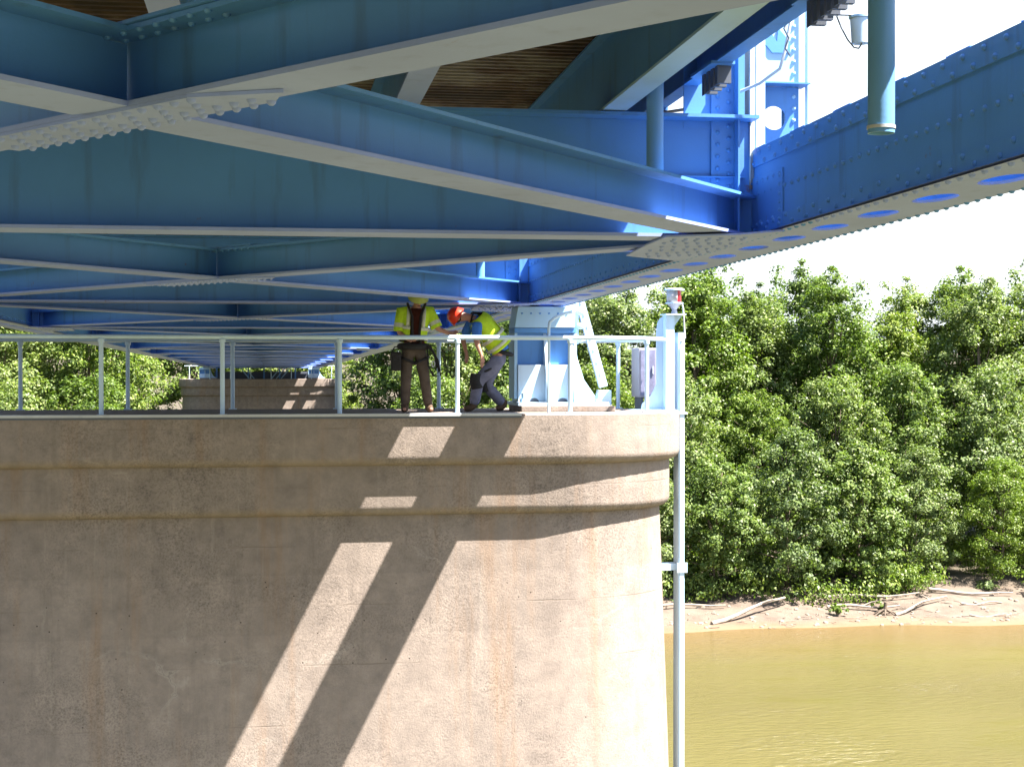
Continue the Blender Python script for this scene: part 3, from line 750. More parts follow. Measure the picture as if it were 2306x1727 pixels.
# --- navigation light on its bracket at the pier nose
nb = thing("light_bracket", "tall blue and white steel bracket plate standing at the rounded end of the pier", "bracket", (5.95, 23, TOPZ))
pl = [(5.60, -0.62), (5.80, -0.62), (5.80, TOPZ)]
g = MB(); g.prism([(5.56, TOPZ+0.01), (6.03, TOPZ+0.01), (6.03, 0.79), (5.93, 0.79), (5.86, 0.75), (5.82, 0.68), (5.80, 0.52), (5.80, -0.25), (5.72, -0.42), (5.58, -0.55)], 'y', 23.05, 23.08)
g.build("side_gusset", M['pale'], nb)
g = MB(); g.box(5.90, 6.03, 22.86, 23.06, TOPZ+0.01, 0.79); g.build("channel", M['pale'], nb)
g = MB(); g.box(5.88, 6.20, 22.80, 23.16, 0.792, 0.81); g.prism([(6.04, 0.79), (6.18, 0.79), (6.04, 0.60)], 'y', 22.98, 23.01); g.build("shelf", M['pale'], nb)
g = MB(); g.box(5.40, 6.06, 22.75, 23.25, TOPZ, TOPZ+0.012); g.build("foot_plate", M['pale'], nb)
def glassy(name, col, rough=0.15):
    m, n, l, bs = new_mat(name); v = coords(n, l, (1, 1, 1)); c = ramp(n, l, noise(n, l, v, 25, 2), [(0.3, tuple(x*0.7 for x in col)), (0.7, col)])
    l.new(c, bs.inputs["Base Color"]); bs.inputs["Roughness"].default_value = rough; return m
M['red'] = glassy("red_lens", (0.42, 0.01, 0.02))
nl = thing("navigation_light", "navigation lamp with a red lens and white cap on top of the pier end bracket", "navigation light", (6.06, 23, 0.81))
cx, cy = 6.06, 22.98
g = MB(); g.tube([(cx, cy, 0.812), (cx, cy, 0.88), (cx, cy, 0.93), (cx, cy, 0.965)], [0.05, 0.035, 0.075, 0.115], 20); g.build("base", M['grey'], nl, smooth=35)
g = MB(); g.tube([(cx, cy, 0.967), (cx, cy, 0.985)], 0.135, 24); g.build("lower_collar", M['pale'], nl, smooth=35)
g = MB(); g.tube([(cx, cy, 0.986), (cx, cy, 1.165)], 0.103, 24); g.build("lens", M['red'], nl, smooth=35)
vs = []; fs = []; n = 18
for j, z_ in enumerate((0.986, 1.165)):
    for k in range(n+1): a = math.radians(85 + 195*k/n); vs.append((cx+0.118*math.cos(a), cy+0.118*math.sin(a), z_))
fs = [(k, k+1, n+2+k, n+1+k) for k in range(n)]
o = MB().add(vs, fs).build("shield", simple("grey_shield", (0.33, 0.32, 0.33), 0.5), nl, smooth=40)
sm = o.modifiers.new("thick", 'SOLIDIFY'); sm.thickness = 0.006
g = MB(); g.tube([(cx, cy, 1.167), (cx, cy, 1.19), (cx, cy, 1.20)], [0.15, 0.15, 0.11], 24); g.build("cap", M['pale'], nl, smooth=35)
g = MB(); g.tube([(6.17, 22.95, 0.98), (6.19, 22.95, 0.90), (6.21, 22.95, 0.60), (6.22, 22.95, 0.44)], 0.012, 8); g.build("cable_tube", M['galv'], nl, smooth=50)
cb = thing("control_cabinet", "grey metal control cabinet behind the railing at the pier end", "electrical cabinet", (5.65, 23.5, -0.5))
g = MB(); g.box(5.62, 5.90, 23.45, 23.95, -0.46, 0.30); g.build("case", M['grey'], cb, bevel=0.008)
g = MB(); g.box(5.645, 5.875, 23.435, 23.449, -0.43, 0.27); g.build("door", simple("cabinet_door_paint", (0.17, 0.17, 0.26), 0.45), cb, bevel=0.004)
g = MB(); g.box(5.83, 5.85, 23.415, 23.434, -0.10, 0.02); g.build("handle", M['galv'], cb)
for z_ in (0.16, -0.22):
    g = MB(); g.box(5.72, 5.75, 23.431, 23.4345, z_, z_+0.05); g.build("warning_plate", M['pale'], cb)
g = MB(); g.box(5.66, 5.70, 23.5, 23.9, TOPZ, -0.461); g.box(5.82, 5.86, 23.5, 23.9, TOPZ, -0.461); g.build("leg", M['dark'], cb)

# --- guide post running down the pier nose
gp_ = thing("guide_post", "long pale blue steel channel running down past the rounded pier end to the water", "steel post", (6.18, 23, -17))
g = MB(); g.box(6.105, 6.20, 22.90, 22.925, -17.2, 0.53); g.box(6.105, 6.118, 22.926, 23.17, -17.2, 0.53); g.box(6.105, 6.20, 23.171, 23.19, -17.2, 0.53)
g.build("channel", M['pale'], gp_)
g = MB(); g.box(6.125, 6.185, 22.885, 22.899, -17.2, 0.30); g.build("face_strip", M['pale'], gp_)
for z_ in (-3.08, -6.6, -10.2, -13.8):
    off = 0.0376*(-z_-2.06); xe = XC+6.39+off-0.02
    g = MB()
    for yy in (22.95, 23.12): g.box(xe, 6.235, yy, yy+0.03, z_, z_+0.10)
    g.box(6.08, 6.24, 22.872, 22.884, z_-0.03, z_+0.12); g.build("wall_bracket", M['pale'], gp_)
g = MB(); g.box(5.98, 6.24, 22.87, 23.2, TOPZ-0.06, TOPZ-0.03); g.build("top_bracket", M['pale'], gp_)
g = MB()
for i in range(3): g.dome((6.15, 22.899, 0.40-0.25*i), (0, -1, 0), 0.02, 0.015, 8)
g.build("bolts", M['galv'], gp_, smooth=70)

# ---------------------------------------------------------------- trees
def leaf_mesh(name, centers, rad, nleaf, size, seed, mat, squash=0.8):
    r = np.random.default_rng(seed); N = len(centers)*nleaf
    c = np.repeat(centers, nleaf, axis=0); R = np.repeat(rad, nleaf)
    d = r.normal(size=(N, 3)); d /= np.linalg.norm(d, axis=1)[:, None]
    rr = r.random(N)**0.45
    pos = c + d*(R*rr)[:, None]*np.array([1, 1, squash])
    oc = pos - centers.mean(axis=0)*np.array([1, 1, 0.7]); oc /= (np.linalg.norm(oc, axis=1)[:, None] + 1e-6)
    nrm = d*0.55 + oc*0.45 + r.normal(size=(N, 3))*0.42 + np.array([0.1, -0.1, 0.35]); nrm /= np.linalg.norm(nrm, axis=1)[:, None]
    t = np.cross(nrm, r.normal(size=(N, 3))); t /= np.linalg.norm(t, axis=1)[:, None]; b = np.cross(nrm, t)
    s = size*(0.6 + 0.8*r.random(N))[:, None]
    fold = nrm*s*0.18
    v = np.stack([pos - t*s*0.62, pos + b*s*0.36 + fold, pos + t*s*0.62, pos - b*s*0.36 + fold], axis=1).reshape(-1, 3)
    me = bpy.data.meshes.new(name); me.vertices.add(4*N); me.vertices.foreach_set("co", v.astype(np.float32).ravel())
    me.loops.add(4*N); me.loops.foreach_set("vertex_index", np.arange(4*N, dtype=np.int32))
    me.polygons.add(N); me.polygons.foreach_set("loop_start", np.arange(0, 4*N, 4, dtype=np.int32))
    me.polygons.foreach_set("loop_total", np.full(N, 4, dtype=np.int32)); me.update(); me.validate(); me.materials.append(mat)
    return me
def tree_proto(h, w, seed, mat, base=0.15, clumps=330, nleaf=38, size=0.27, name="tree"):
    """returns (trunk mesh, crown mesh); crown = many leafy sprays held on limbs"""
    r = random.Random(seed); nr = np.random.default_rng(seed)
    tr = MB(); tops = []
    lean = (r.uniform(-.4, .4), r.uniform(-.4, .4))
    tp = [(lean[0]*f*f*1.5, lean[1]*f*f*1.5, h*0.9*f) for f in (0, 0.2, 0.45, 0.7, 1)]
    tr.tube(tp, [0.24*h/16, 0.18*h/16, 0.13*h/16, 0.08*h/16, 0.03], 8)
    lobes = []
    nl_ = int(16 + h*0.7)
    for i in range(nl_):
        f = base + (1-base)*(i+0.5)/nl_; z = h*f*0.93
        env = w*0.5*math.sin(PI*min(1, (0.18 + 0.86*(1-(1-f)**1.1)))) if f > 0.45 else w*0.5*(0.72 + 0.28*f/0.45)
        env = w*0.5*(max(0.18, (1-((f-0.42)/0.62)**2 if f > 0.42 else 1-0.25*((0.42-f)/0.42)**2)))
        a = i*2.39996 + r.uniform(-.4, .4); q = env*r.uniform(0.45, 0.85)
        cx_, cy_ = q*math.cos(a), q*math.sin(a); R = w*r.uniform(0.15, 0.24)
        lobes.append((cx_, cy_, z, R))
        tr.tube([(lean[0]*f*f, lean[1]*f*f, z*0.72), (cx_*0.5, cy_*0.5, z*0.86), (cx_, cy_, z)], [0.06*h/16, 0.045, 0.015], 5)
    cs = []; rs = []
    for _ in range(clumps):
        cx_, cy_, z, R = r.choice(lobes)
        d = nr.normal(size=3); d /= np.linalg.norm(d); d[2] = abs(d[2]) if r.random() < 0.7 else d[2]
        k = r.uniform(0.55, 1.12); cs.append((cx_+d[0]*R*k, cy_+d[1]*R*k, max(0.4, z+d[2]*R*k*0.95))); rs.append(r.uniform(0.35, 0.85)*w/8)
    cs = np.array(cs); rs = np.array(rs)
    # twigs out past the crown
    for _ in range(26):
        i = r.randrange(len(cs)); c0 = cs[i]; tr.tube([(c0[0]*0.6, c0[1]*0.6, c0[2]*0.93), tuple(c0)], [0.025, 0.008], 4)
    crown = leaf_mesh(name+"_crown", cs, rs, nleaf, size, seed, mat)
    g = MB(); me = bpy.data.meshes.new(name+"_trunk"); me.from_pydata(tr.v, [], tr.f); me.materials.append(M['bark'])
    me.polygons.foreach_set("use_smooth", [True]*len(me.polygons))
    return me, crown
protos = {
 'tallA': tree_proto(22, 9.5, 1, M['leafA'], 0.10, 560, 72, 0.21), 'tallB': tree_proto(21, 10.5, 2, M['leafC'], 0.10, 560, 72, 0.20),
 'tallC': tree_proto(20, 8.5, 3, M['leafB'], 0.12, 520, 72, 0.20), 'midA': tree_proto(15, 8.5, 4, M['leafA'], 0.08, 440, 76, 0.18),
 'midB': tree_proto(14, 9.0, 5, M['leafC'], 0.08, 440, 76, 0.18), 'lowA': tree_proto(10, 7.5, 6, M['leafC'], 0.04, 340, 76, 0.165),
 'lowB': tree_proto(9, 6.5, 8, M['leafA'], 0.04, 320, 76, 0.16), 'bright': tree_proto(9, 7.0, 9, M['leafB'], 0.04, 380, 80, 0.12)}
def tree(kind, x, y, sc, rz, label, group="trees on the far bank", name="broadleaf_tree"):
    tm, cm = protos[kind]; z = bank_z(x, y) - 0.1
    t = thing(name, label, "tree", (x, y, z), group)
    for nm, me in (("trunk", tm), ("crown", cm)):
        o = bpy.data.objects.new(nm, me); C.objects.link(o); o.parent = t; o.rotation_euler = (0, 0, rz); o.scale = (sc, sc, sc)
    return t
LB = "tall green tree in the unbroken back row of the far bank"
LM = "middle height leafy tree standing in front of the tall back row"
R_ = random.Random(5)
def okx(x, y): return not (-10.5 < x < 9.0 and y < 150)
# back rows
specs = []
NAMED = {(27.5, 124): "tall tree rising right behind the navigation lamp", (34, 122): "tall yellow green domed tree right of the navigation lamp",
 (40.5, 126): "tall tree whose crown tops the skyline above the beach stump", (46, 123): "tall tree with a pointed top at the middle of the right hand wood",
 (52.5, 126): "tall yellow green tree over the dark gap in the wood", (58.5, 122): "tallest tree at the right edge of the picture",
 (20.5, 123): "tall tree seen just right of the leaning white strut", (14, 122): "tall tree seen between the two workers under the chord",
 (-13.5, 122): "tall tree just left of the far pier under the bridge", (-20, 121): "tall tree at the far left edge behind the railing",
 (24.5, 115): "middle tree directly right of the guide post", (30.5, 114): "silvery middle tree below the domed yellow green tree", (37, 115): "middle tree below the low saddle of the skyline",
 (43, 114): "silvery middle tree above the driftwood pile", (49, 115): "middle tree standing over the dark hollow", (55.5, 114): "silvery middle tree behind the bright tree at the right edge"}
for x, y, kind, sc in ((14, 122, 'tallB', 0.98), (20.5, 123, 'tallA', 0.97), (27.5, 124, 'tallB', 1.04), (34, 122, 'tallC', 1.12), (40.5, 126, 'tallB', 0.98), (46, 123, 'tallA', 1.03),
                       (52.5, 126, 'tallC', 0.98), (58.5, 122, 'tallB', 1.03), (65, 123, 'tallA', 1.1), (73, 124, 'tallB', 1.0), (82, 125, 'tallC', 1.05),
                       (-13.5, 122, 'tallA', 0.97), (-20, 121, 'tallB', 1.0), (-27, 122, 'tallC', 1.0), (-35, 123, 'tallA', 1.0), (-44, 124, 'tallB', 1.0)):
    specs.append((kind, x, y, sc, LB))
for i in range(38):
    x = -62 + i*4.5 + R_.uniform(-1.2, 1.2); y = R_.uniform(127, 136)
    if not okx(x, y): y += 28
    specs.append((R_.choice(['tallA', 'tallB', 'tallA', 'tallC']), x, y, R_.uniform(0.94, 1.07), LB))
for x, y, kind, sc in ((11.5, 113, 'midA', 0.95), (17.5, 114, 'midB', 0.95), (24.5, 115, 'midA', 1.0), (30.5, 114, 'midB', 1.0), (37, 115, 'midA', 0.85), (43, 114, 'midB', 1.0), (49, 115, 'midA', 1.0), (55.5, 114, 'midB', 1.05),
                       (62, 114, 'midA', 1.0), (70, 115, 'midB', 1.0), (-12.5, 113, 'midA', 0.95), (-18, 112, 'midB', 1.0), (-25, 113, 'midA', 1.0), (-33, 114, 'midB', 1.0)):
    specs.append((kind, x, y, sc, LM))
for kind, x, y, sc, lab in specs:
    if lab == LB: grp = "tall trees in the back row"
    else: grp = "middle height trees"
    key = (x, y)
    if key in NAMED: lab, grp = NAMED[key], None
    tree(kind, x, y, sc, R_.uniform(0, 6.28), lab, grp)
FRONT = [('lowA', 25.0, 105.2, 1.0, "low tree at the water's edge directly right of the pier's guide post"),
 ('lowB', 30.5, 105.0, 1.05, "low silvery tree second from the guide post on the bank"),
 ('lowA', 36.0, 105.4, 1.08, "wide low tree above the leaning driftwood log"),
 ('lowB', 41.5, 105.8, 1.1, "low tree with layered boughs above the middle of the beach"),
 ('lowA', 46.5, 107.5, 0.9, "low shaded tree left of the dark gap in the wood"),
 ('bright', 52.6, 106.2, 0.95, "bright yellow green fine leaved tree at the right edge over the shaded sand"),
 ('bright', 57.5, 105.5, 0.9, "second bright green tree cut off by the right edge"),
 ('lowA', 62, 108, 1.0, "low tree beyond the right edge of the view"),
 ('lowB', 19.0, 108, 1.0, "low tree mostly hidden behind the pier end"),
 ('lowA', 13.5, 109, 1.0, "low tree seen between the standing worker and the bearing"),
 ('lowB', -12.5, 108, 1.0, "low leafy tree just left of the distant pier"),
 ('lowA', -18.5, 108, 1.0, "low leafy tree at the far left behind the railing"),
 ('lowB', -26, 108, 1.0, "low tree beyond the left edge of the view")]
for kind, x, y, sc, lab in FRONT: tree(kind, x, y, sc, R_.uniform(0, 6.28), lab, None)

# shrubs, driftwood, stones, litter
def shrub(x, y, w, h, label, mat, n=40, seed=0):
    r = np.random.default_rng(seed); cs = r.normal(size=(n, 3))*np.array([w*0.28, w*0.28, h*0.22]) + np.array([0, 0, h*0.5]); cs[:, 2] = np.clip(cs[:, 2], 0.1, None)
    t = thing("shrub", label, "shrub", (x, y, bank_z(x, y)-0.05))
    me = leaf_mesh("shrub_foliage", cs, np.full(n, w*0.16), 26, 0.13, seed, mat)
    o = bpy.data.objects.new("foliage", me); C.objects.link(o); o.parent = t
    g = MB()
    for i in range(7): g.tube([(0, 0, 0), (float(cs[i][0])*0.9, float(cs[i][1])*0.9, float(cs[i][2]))], [0.03, 0.01], 5)
    o = g.build("stems", M['bark']); o.parent = t; o.location = (0, 0, 0)
shrub(37.8, 100.2, 0.9, 1.1, "small pale green bush growing on the sand left of the tree stump", M['leafB'], 22, 1)
shrub(41.2, 100.8, 0.8, 0.8, "tuft of leaves sprouting from the old stump on the sand", M['leafB'], 14, 2)
shrub(44.5, 103.6, 2.2, 1.9, "rounded green bush at the top of the beach above the driftwood pile", M['leafB'], 60, 3)
shrub(53.9, 101.2, 1.9, 1.7, "dense round green bush on the sand near the right edge", M['leafB'], 60, 4)
shrub(50.5, 104.0, 1.6, 0.7, "sparse pale scrub in the shade right of the driftwood", M['leafC'], 22, 5)
def log(p, q, r0, r1, label, branch=()):
    pts = []
    for i in range(7):
        f = i/6; x = p[0]+(q[0]-p[0])*f; y = p[1]+(q[1]-p[1])*f
        z = (bank_z(p[0], p[1])+p[2])*(1-f) + (bank_z(q[0], q[1])+q[2])*f + 0.10*math.sin(f*PI*2.2+p[0])
        pts.append((x, y+0.12*math.sin(f*5+p[0]), z))
    t = thing("driftwood_log", label, "driftwood", (p[0], p[1], bank_z(p[0], p[1])), "driftwood on the beach")
    MB().tube(pts, [0.95*(r0+(r1-r0)*i/6) for i in range(7)], 8).build("stem", M['drift'], t, smooth=60)
    for f, dx, dz in branch:
        i = int(f*6); a = pts[i]; MB().tube([a, (a[0]+dx*0.6, a[1]-0.1, a[2]+dz*0.7), (a[0]+dx, a[1]-0.3, a[2]+dz)], [r1*1.3, r1, 0.015], 6).build("limb", M['drift'], t, smooth=60)
log((28.6, 98.8, 0.1), (34.6, 101.6, 0.75), 0.17, 0.08, "long pale driftwood log slanting up to the right near the guide post", ((0.8, 0.9, 0.3),))
log((23.5, 101.2, 0.3), (30.5, 102.0, 0.3), 0.10, 0.05, "thin grey pole lying level in the shade behind the guide post")
log((37.5, 101.4, 0.2), (42.5, 101.0, 0.2), 0.12, 0.06, "pale driftwood log lying level left of the stump", ((0.5, 1.0, 0.4),))
log((38.0, 102.6, 0.35), (44.5, 102.4, 0.3), 0.11, 0.05, "upper pale log along the top of the beach behind the stump")
log((41.8, 100.0, 0.15), (46.2, 101.5, 0.35), 0.12, 0.05, "forked bleached branch right of the stump", ((0.4, 1.1, 0.5), (0.7, -0.8, 0.4)))
log((45.5, 102.8, 0.2), (51.5, 102.4, 0.2), 0.12, 0.05, "long thin bleached log leading toward the shaded sand")
log((46.8, 100.6, 0.1), (50.0, 100.9, 0.1), 0.07, 0.04, "short brownish log half buried at the edge of the shade")
log((46.5, 98.6, 0.05), (49.5, 98.5, 0.05), 0.06, 0.04, "thin white stick lying near the waterline")
log((50.2, 97.9, 0.1), (52.6, 98.6, 0.35), 0.07, 0.03, "small forked white branch at the waterline near the right edge", ((0.5, 0.5, 0.3),))
log((55.0, 99.0, 0.1), (58.0, 99.4, 0.2), 0.08, 0.04, "dead branch lying on the sand at the right edge")
stp = thing("tree_stump", "dark uprooted stump with spread roots standing on the sand", "stump", (41.2, 100.3, bank_z(41.2, 100.3)))
zb = bank_z(41.2, 100.3)
g = MB()
g.tube([(41.2, 100.3, zb+0.25), (41.25, 100.3, zb+0.9)], [0.16, 0.12], 8)
for a in range(7):
    t_ = a*0.9; g.tube([(41.2, 100.3, zb+0.45), (41.2+0.55*math.cos(t_), 100.3+0.3*math.sin(t_), zb+0.22), (41.2+1.0*math.cos(t_), 100.3+0.5*math.sin(t_), zb-0.05)], [0.09, 0.06, 0.03], 6)
g.build("root_mass", M['bark'], stp, smooth=60)
g = MB(); r = random.Random(3)
for i in range(420):
    x = r.uniform(20, 64); y = 97.6 - 0.03*(x-27) + abs(r.gauss(0, 3.2)); z = bank_z(x, y); s_ = r.uniform(0.04, 0.16)
    if r.random() < 0.5: g.bar((x, y, z+0.02), (x+r.uniform(-1, 1)*0.8, y+r.uniform(-.4, .4), z+r.uniform(0.0, 0.12)), s_*0.35, s_*0.3)
    else: g.dome((x, y, z), (r.uniform(-.3, .3), r.uniform(-.3, .3), 1), s_*1.3, s_*0.8, 6)
o = g.build("beach_debris", M['stone']); o["kind"] = "stuff"; o["label"] = "scattered sticks and stones washed up along the sand"
# undergrowth along the foot of the wood
cs = []; r = random.Random(8)
for i in range(2600):
    x = r.uniform(-45, 80); y = 102.6 + 0.9*math.sin(x*0.45) + r.random()**1.6*15
    if -8 < x < 7.5 and y < 140: continue
    if 47.5 < x < 53 and y < 110: continue
    cs.append((x, y, bank_z(x, y) + r.uniform(0.1, 1.3)))
me = leaf_mesh("undergrowth", np.array(cs), np.full(len(cs), 0.8), 26, 0.22, 77, M['leafA'])
o = bpy.data.objects.new("undergrowth", me); C.objects.link(o); o["kind"] = "stuff"; o["label"] = "dark leafy undergrowth at the foot of the trees"

# ---------------------------------------------------------------- people
exec_people = True
M['hivis'] = simple("lime_safety_vest", (0.42, 0.62, 0.03), 0.7, 0.2, 0.12, 30)
M['reflect'] = simple("silver_reflective_tape", (0.45, 0.48, 0.40), 0.35, 0.5, 0.1, 40)
M['black'] = simple("black_webbing", (0.018, 0.018, 0.02), 0.7, 0.2, 0.3, 30)
M['khaki'] = simple("brown_grey_trousers", (0.075, 0.060, 0.050), 0.85, 0.1, 0.2, 12, 0.01)
M['jeans'] = simple("grey_blue_trousers", (0.13, 0.135, 0.19), 0.85, 0.1, 0.2, 12, 0.01)
M['bluet'] = simple("blue_tshirt", (0.05, 0.16, 0.50), 0.85, 0.1, 0.15, 20)
M['maroon'] = simple("dark_maroon_shirt", (0.06, 0.018, 0.015), 0.85, 0.1, 0.2, 20)
M['skin'] = simple("skin", (0.36, 0.19, 0.14), 0.5, 0.35, 0.08, 12, 0.001)
M['redhat'] = simple("red_helmet", (0.60, 0.035, 0.015), 0.3, 0.5, 0.05, 10, 0.0005)
M['greenhat'] = simple("yellow_green_helmet", (0.26, 0.31, 0.06), 0.45, 0.5, 0.05, 10, 0.0005)
M['boot'] = simple("brown_boots", (0.07, 0.045, 0.03), 0.7, 0.2, 0.3, 20)
M['hair'] = simple("dark_hair", (0.03, 0.02, 0.015), 0.8, 0.2, 0.3, 60)

def skin_mesh(name, verts, edges, radii, mat, parent, sub=2, root=0):
    me = bpy.data.meshes.new(name); me.from_pydata(verts, edges, []); me.materials.append(mat)
    o = bpy.data.objects.new(name, me); C.objects.link(o)
    o.modifiers.new("skin", 'SKIN'); sd = me.skin_vertices[0].data
    for i, r_ in enumerate(radii): sd[i].radius = r_ if isinstance(r_, tuple) else (r_, r_); sd[i].use_root = (i == root)
    m_ = o.modifiers["skin"]; m_.use_smooth_shade = True; m_.branch_smoothing = 0.3
    ss = o.modifiers.new("sub", 'SUBSURF'); ss.levels = sub; ss.render_levels = sub
    o.parent = parent; o.matrix_parent_inverse = Matrix.Translation(-parent.location)
    return o
def figure(t, J, cols, B_=1.0):
    """J: joints in world coordinates. Body is one skinned surface; clothes are lofts over it."""
    names = ['pelvis', 'belly', 'chest', 'neck', 'head0', 'head1', 'shL', 'elL', 'wrL', 'shR', 'elR', 'wrR', 'hipL', 'knL', 'anL', 'toL', 'hipR', 'knR', 'anR', 'toR', 'palmL', 'palmR']
    idx = {n: i for i, n in enumerate(names)}
    v = [tuple(J[n]) for n in names]
    e = [('pelvis', 'belly'), ('belly', 'chest'), ('chest', 'neck'), ('neck', 'head0'), ('head0', 'head1'), ('chest', 'shL'), ('shL', 'elL'), ('elL', 'wrL'), ('wrL', 'palmL'),
         ('chest', 'shR'), ('shR', 'elR'), ('elR', 'wrR'), ('wrR', 'palmR'), ('pelvis', 'hipL'), ('hipL', 'knL'), ('knL', 'anL'), ('anL', 'toL'), ('pelvis', 'hipR'), ('hipR', 'knR'), ('knR', 'anR'), ('anR', 'toR')]
    rad = dict(pelvis=0.13, belly=0.12, chest=0.135, neck=0.055, head0=0.075, head1=0.085, shL=0.06, shR=0.06, elL=0.042, elR=0.042, wrL=0.028, wrR=0.028, hipL=0.085, hipR=0.085,
               knL=0.056, knR=0.056, anL=0.038, anR=0.038, toL=0.03, toR=0.03, palmL=0.036, palmR=0.036)
    # fingers: five short chains from each palm
    for s_ in ('L', 'R'):
        pa = Vector(J['palm'+s_]); d = (pa - Vector(J['wr'+s_])).normalized(); side = d.orthogonal().normalized(); 
        for k, (o_, ln) in enumerate(((-0.032, 0.065), (-0.012, 0.085), (0.010, 0.08), (0.030, 0.06), (-0.055, 0.03))):
            b = pa + side*o_ + d*(0.02 if k < 4 else -0.01); m1 = b + d*ln*0.6; 
            curl = d.cross(side)*0.02; tip = b + d*ln + curl
            i0 = len(v); v += [tuple(b), tuple(m1), tuple(tip)]; names += [f'f{s_}{k}a', f'f{s_}{k}b', f'f{s_}{k}c']
            for q in names[-3:]: idx[q] = names.index(q); rad[q] = 0.009
            e += [('palm'+s_, names[-3]), (names[-3], names[-2]), (names[-2], names[-1])]
    skin_mesh("body", v, [(idx[a], idx[b]) for a, b in e], [rad[n] for n in names], M['skin'], t)
    def J_(n): return Vector(J[n])
    def loft(name, segs, mat, n=14):
        g = MB()
        for pts, rs in segs:
            P_ = [J_(p) if isinstance(p, str) else Vector(p) for p in pts]; g.tube(P_, rs, n)
        o = g.build(name, mat, t, smooth=70)
        ss = o.modifiers.new("sub", 'SUBSURF'); ss.levels = 1; ss.render_levels = 1
        return o
    # trousers as one skinned surface
    tv = ['pelvis', 'hipL', 'knL', 'anL', 'hipR', 'knR', 'anR', 'belly']; ti = {n: i for i, n in enumerate(tv)}
    skin_mesh("trousers", [tuple(J[n]) if n != 'belly' else tuple(J_('pelvis').lerp(J_('belly'), 0.5)) for n in tv],
              [(ti[a], ti[b]) for a, b in (('pelvis', 'belly'), ('pelvis', 'hipL'), ('hipL', 'knL'), ('knL', 'anL'), ('pelvis', 'hipR'), ('hipR', 'knR'), ('knR', 'anR'))],
              [q*B_ for q in (0.155, 0.108, 0.084, 0.072, 0.108, 0.084, 0.072, 0.15)], cols['trousers'], t)
    sv = ['belly', 'chest', 'shL', 'elL', 'shR', 'elR', 'neck', 'hem']; si = {n: i for i, n in enumerate(sv)}
    el = {k: J_('sh'+k).lerp(J_('el'+k), 0.85) for k in 'LR'}
    skin_mesh("shirt", [tuple(el[n[2]]) if n in ('elL', 'elR') else (tuple(J_('chest').lerp(J_('neck'), 0.6)) if n == 'neck' else (tuple(J_('pelvis').lerp(J_('belly'), 0.25 if B_ > 1 else 0.7)) if n == 'hem' else tuple(J[n]))) for n in sv],
              [(si[a], si[b]) for a, b in (('belly', 'chest'), ('chest', 'shL'), ('shL', 'elL'), ('chest', 'shR'), ('shR', 'elR'), ('chest', 'neck'), ('belly', 'hem'))],
              [q*B_ for q in (0.150, 0.155, 0.078, 0.066, 0.078, 0.066, 0.09, 0.172 if B_ > 1 else 0.152)], cols['shirt'], t)
    for s_ in ('L', 'R'):
        a = J_('an'+s_); b = J_('to'+s_); loft("boot", [([tuple(a+V(0, 0, 0.10)), tuple(a), tuple(a.lerp(b, 0.4)+V(0, 0, -0.02)), tuple(b)], [0.058, 0.062, 0.056, 0.042])], M['boot'])
    return J_, loft

# worker 1: upright, facing the river side, helmet up behind the brace
py, z0 = 22.28, TOPZ
p1 = thing("person", "worker standing upright in a lime safety vest with dark harness and brown trousers", "person", (2.05, py, z0))
J1 = dict(pelvis=(2.02, py, 0.30), belly=(2.03, py, 0.50), chest=(2.05, py-0.01, 0.74), neck=(2.07, py-0.03, 0.90), head0=(2.08, py-0.10, 0.97), head1=(2.08, py-0.17, 0.99),
 shL=(1.86, py, 0.80), elL=(1.81, py-0.03, 0.50), wrL=(1.93, py-0.18, 0.40), palmL=(1.98, py-0.21, 0.40), shR=(2.25, py, 0.80), elR=(2.36, py-0.03, 0.56), wrR=(2.50, py-0.06, 0.50), palmR=(2.56, py-0.07, 0.50),
 hipL=(1.93, py, 0.22), knL=(1.91, py-0.03, -0.16), anL=(1.90, py+0.03, z0+0.09), toL=(1.88, py-0.12, z0+0.045), hipR=(2.12, py, 0.22), knR=(2.18, py-0.02, -0.16), anR=(2.24, py+0.03, z0+0.09), toR=(2.27, py-0.12, z0+0.045))
J_, loft = figure(p1, J1, dict(trousers=M['khaki'], shirt=M['maroon']))
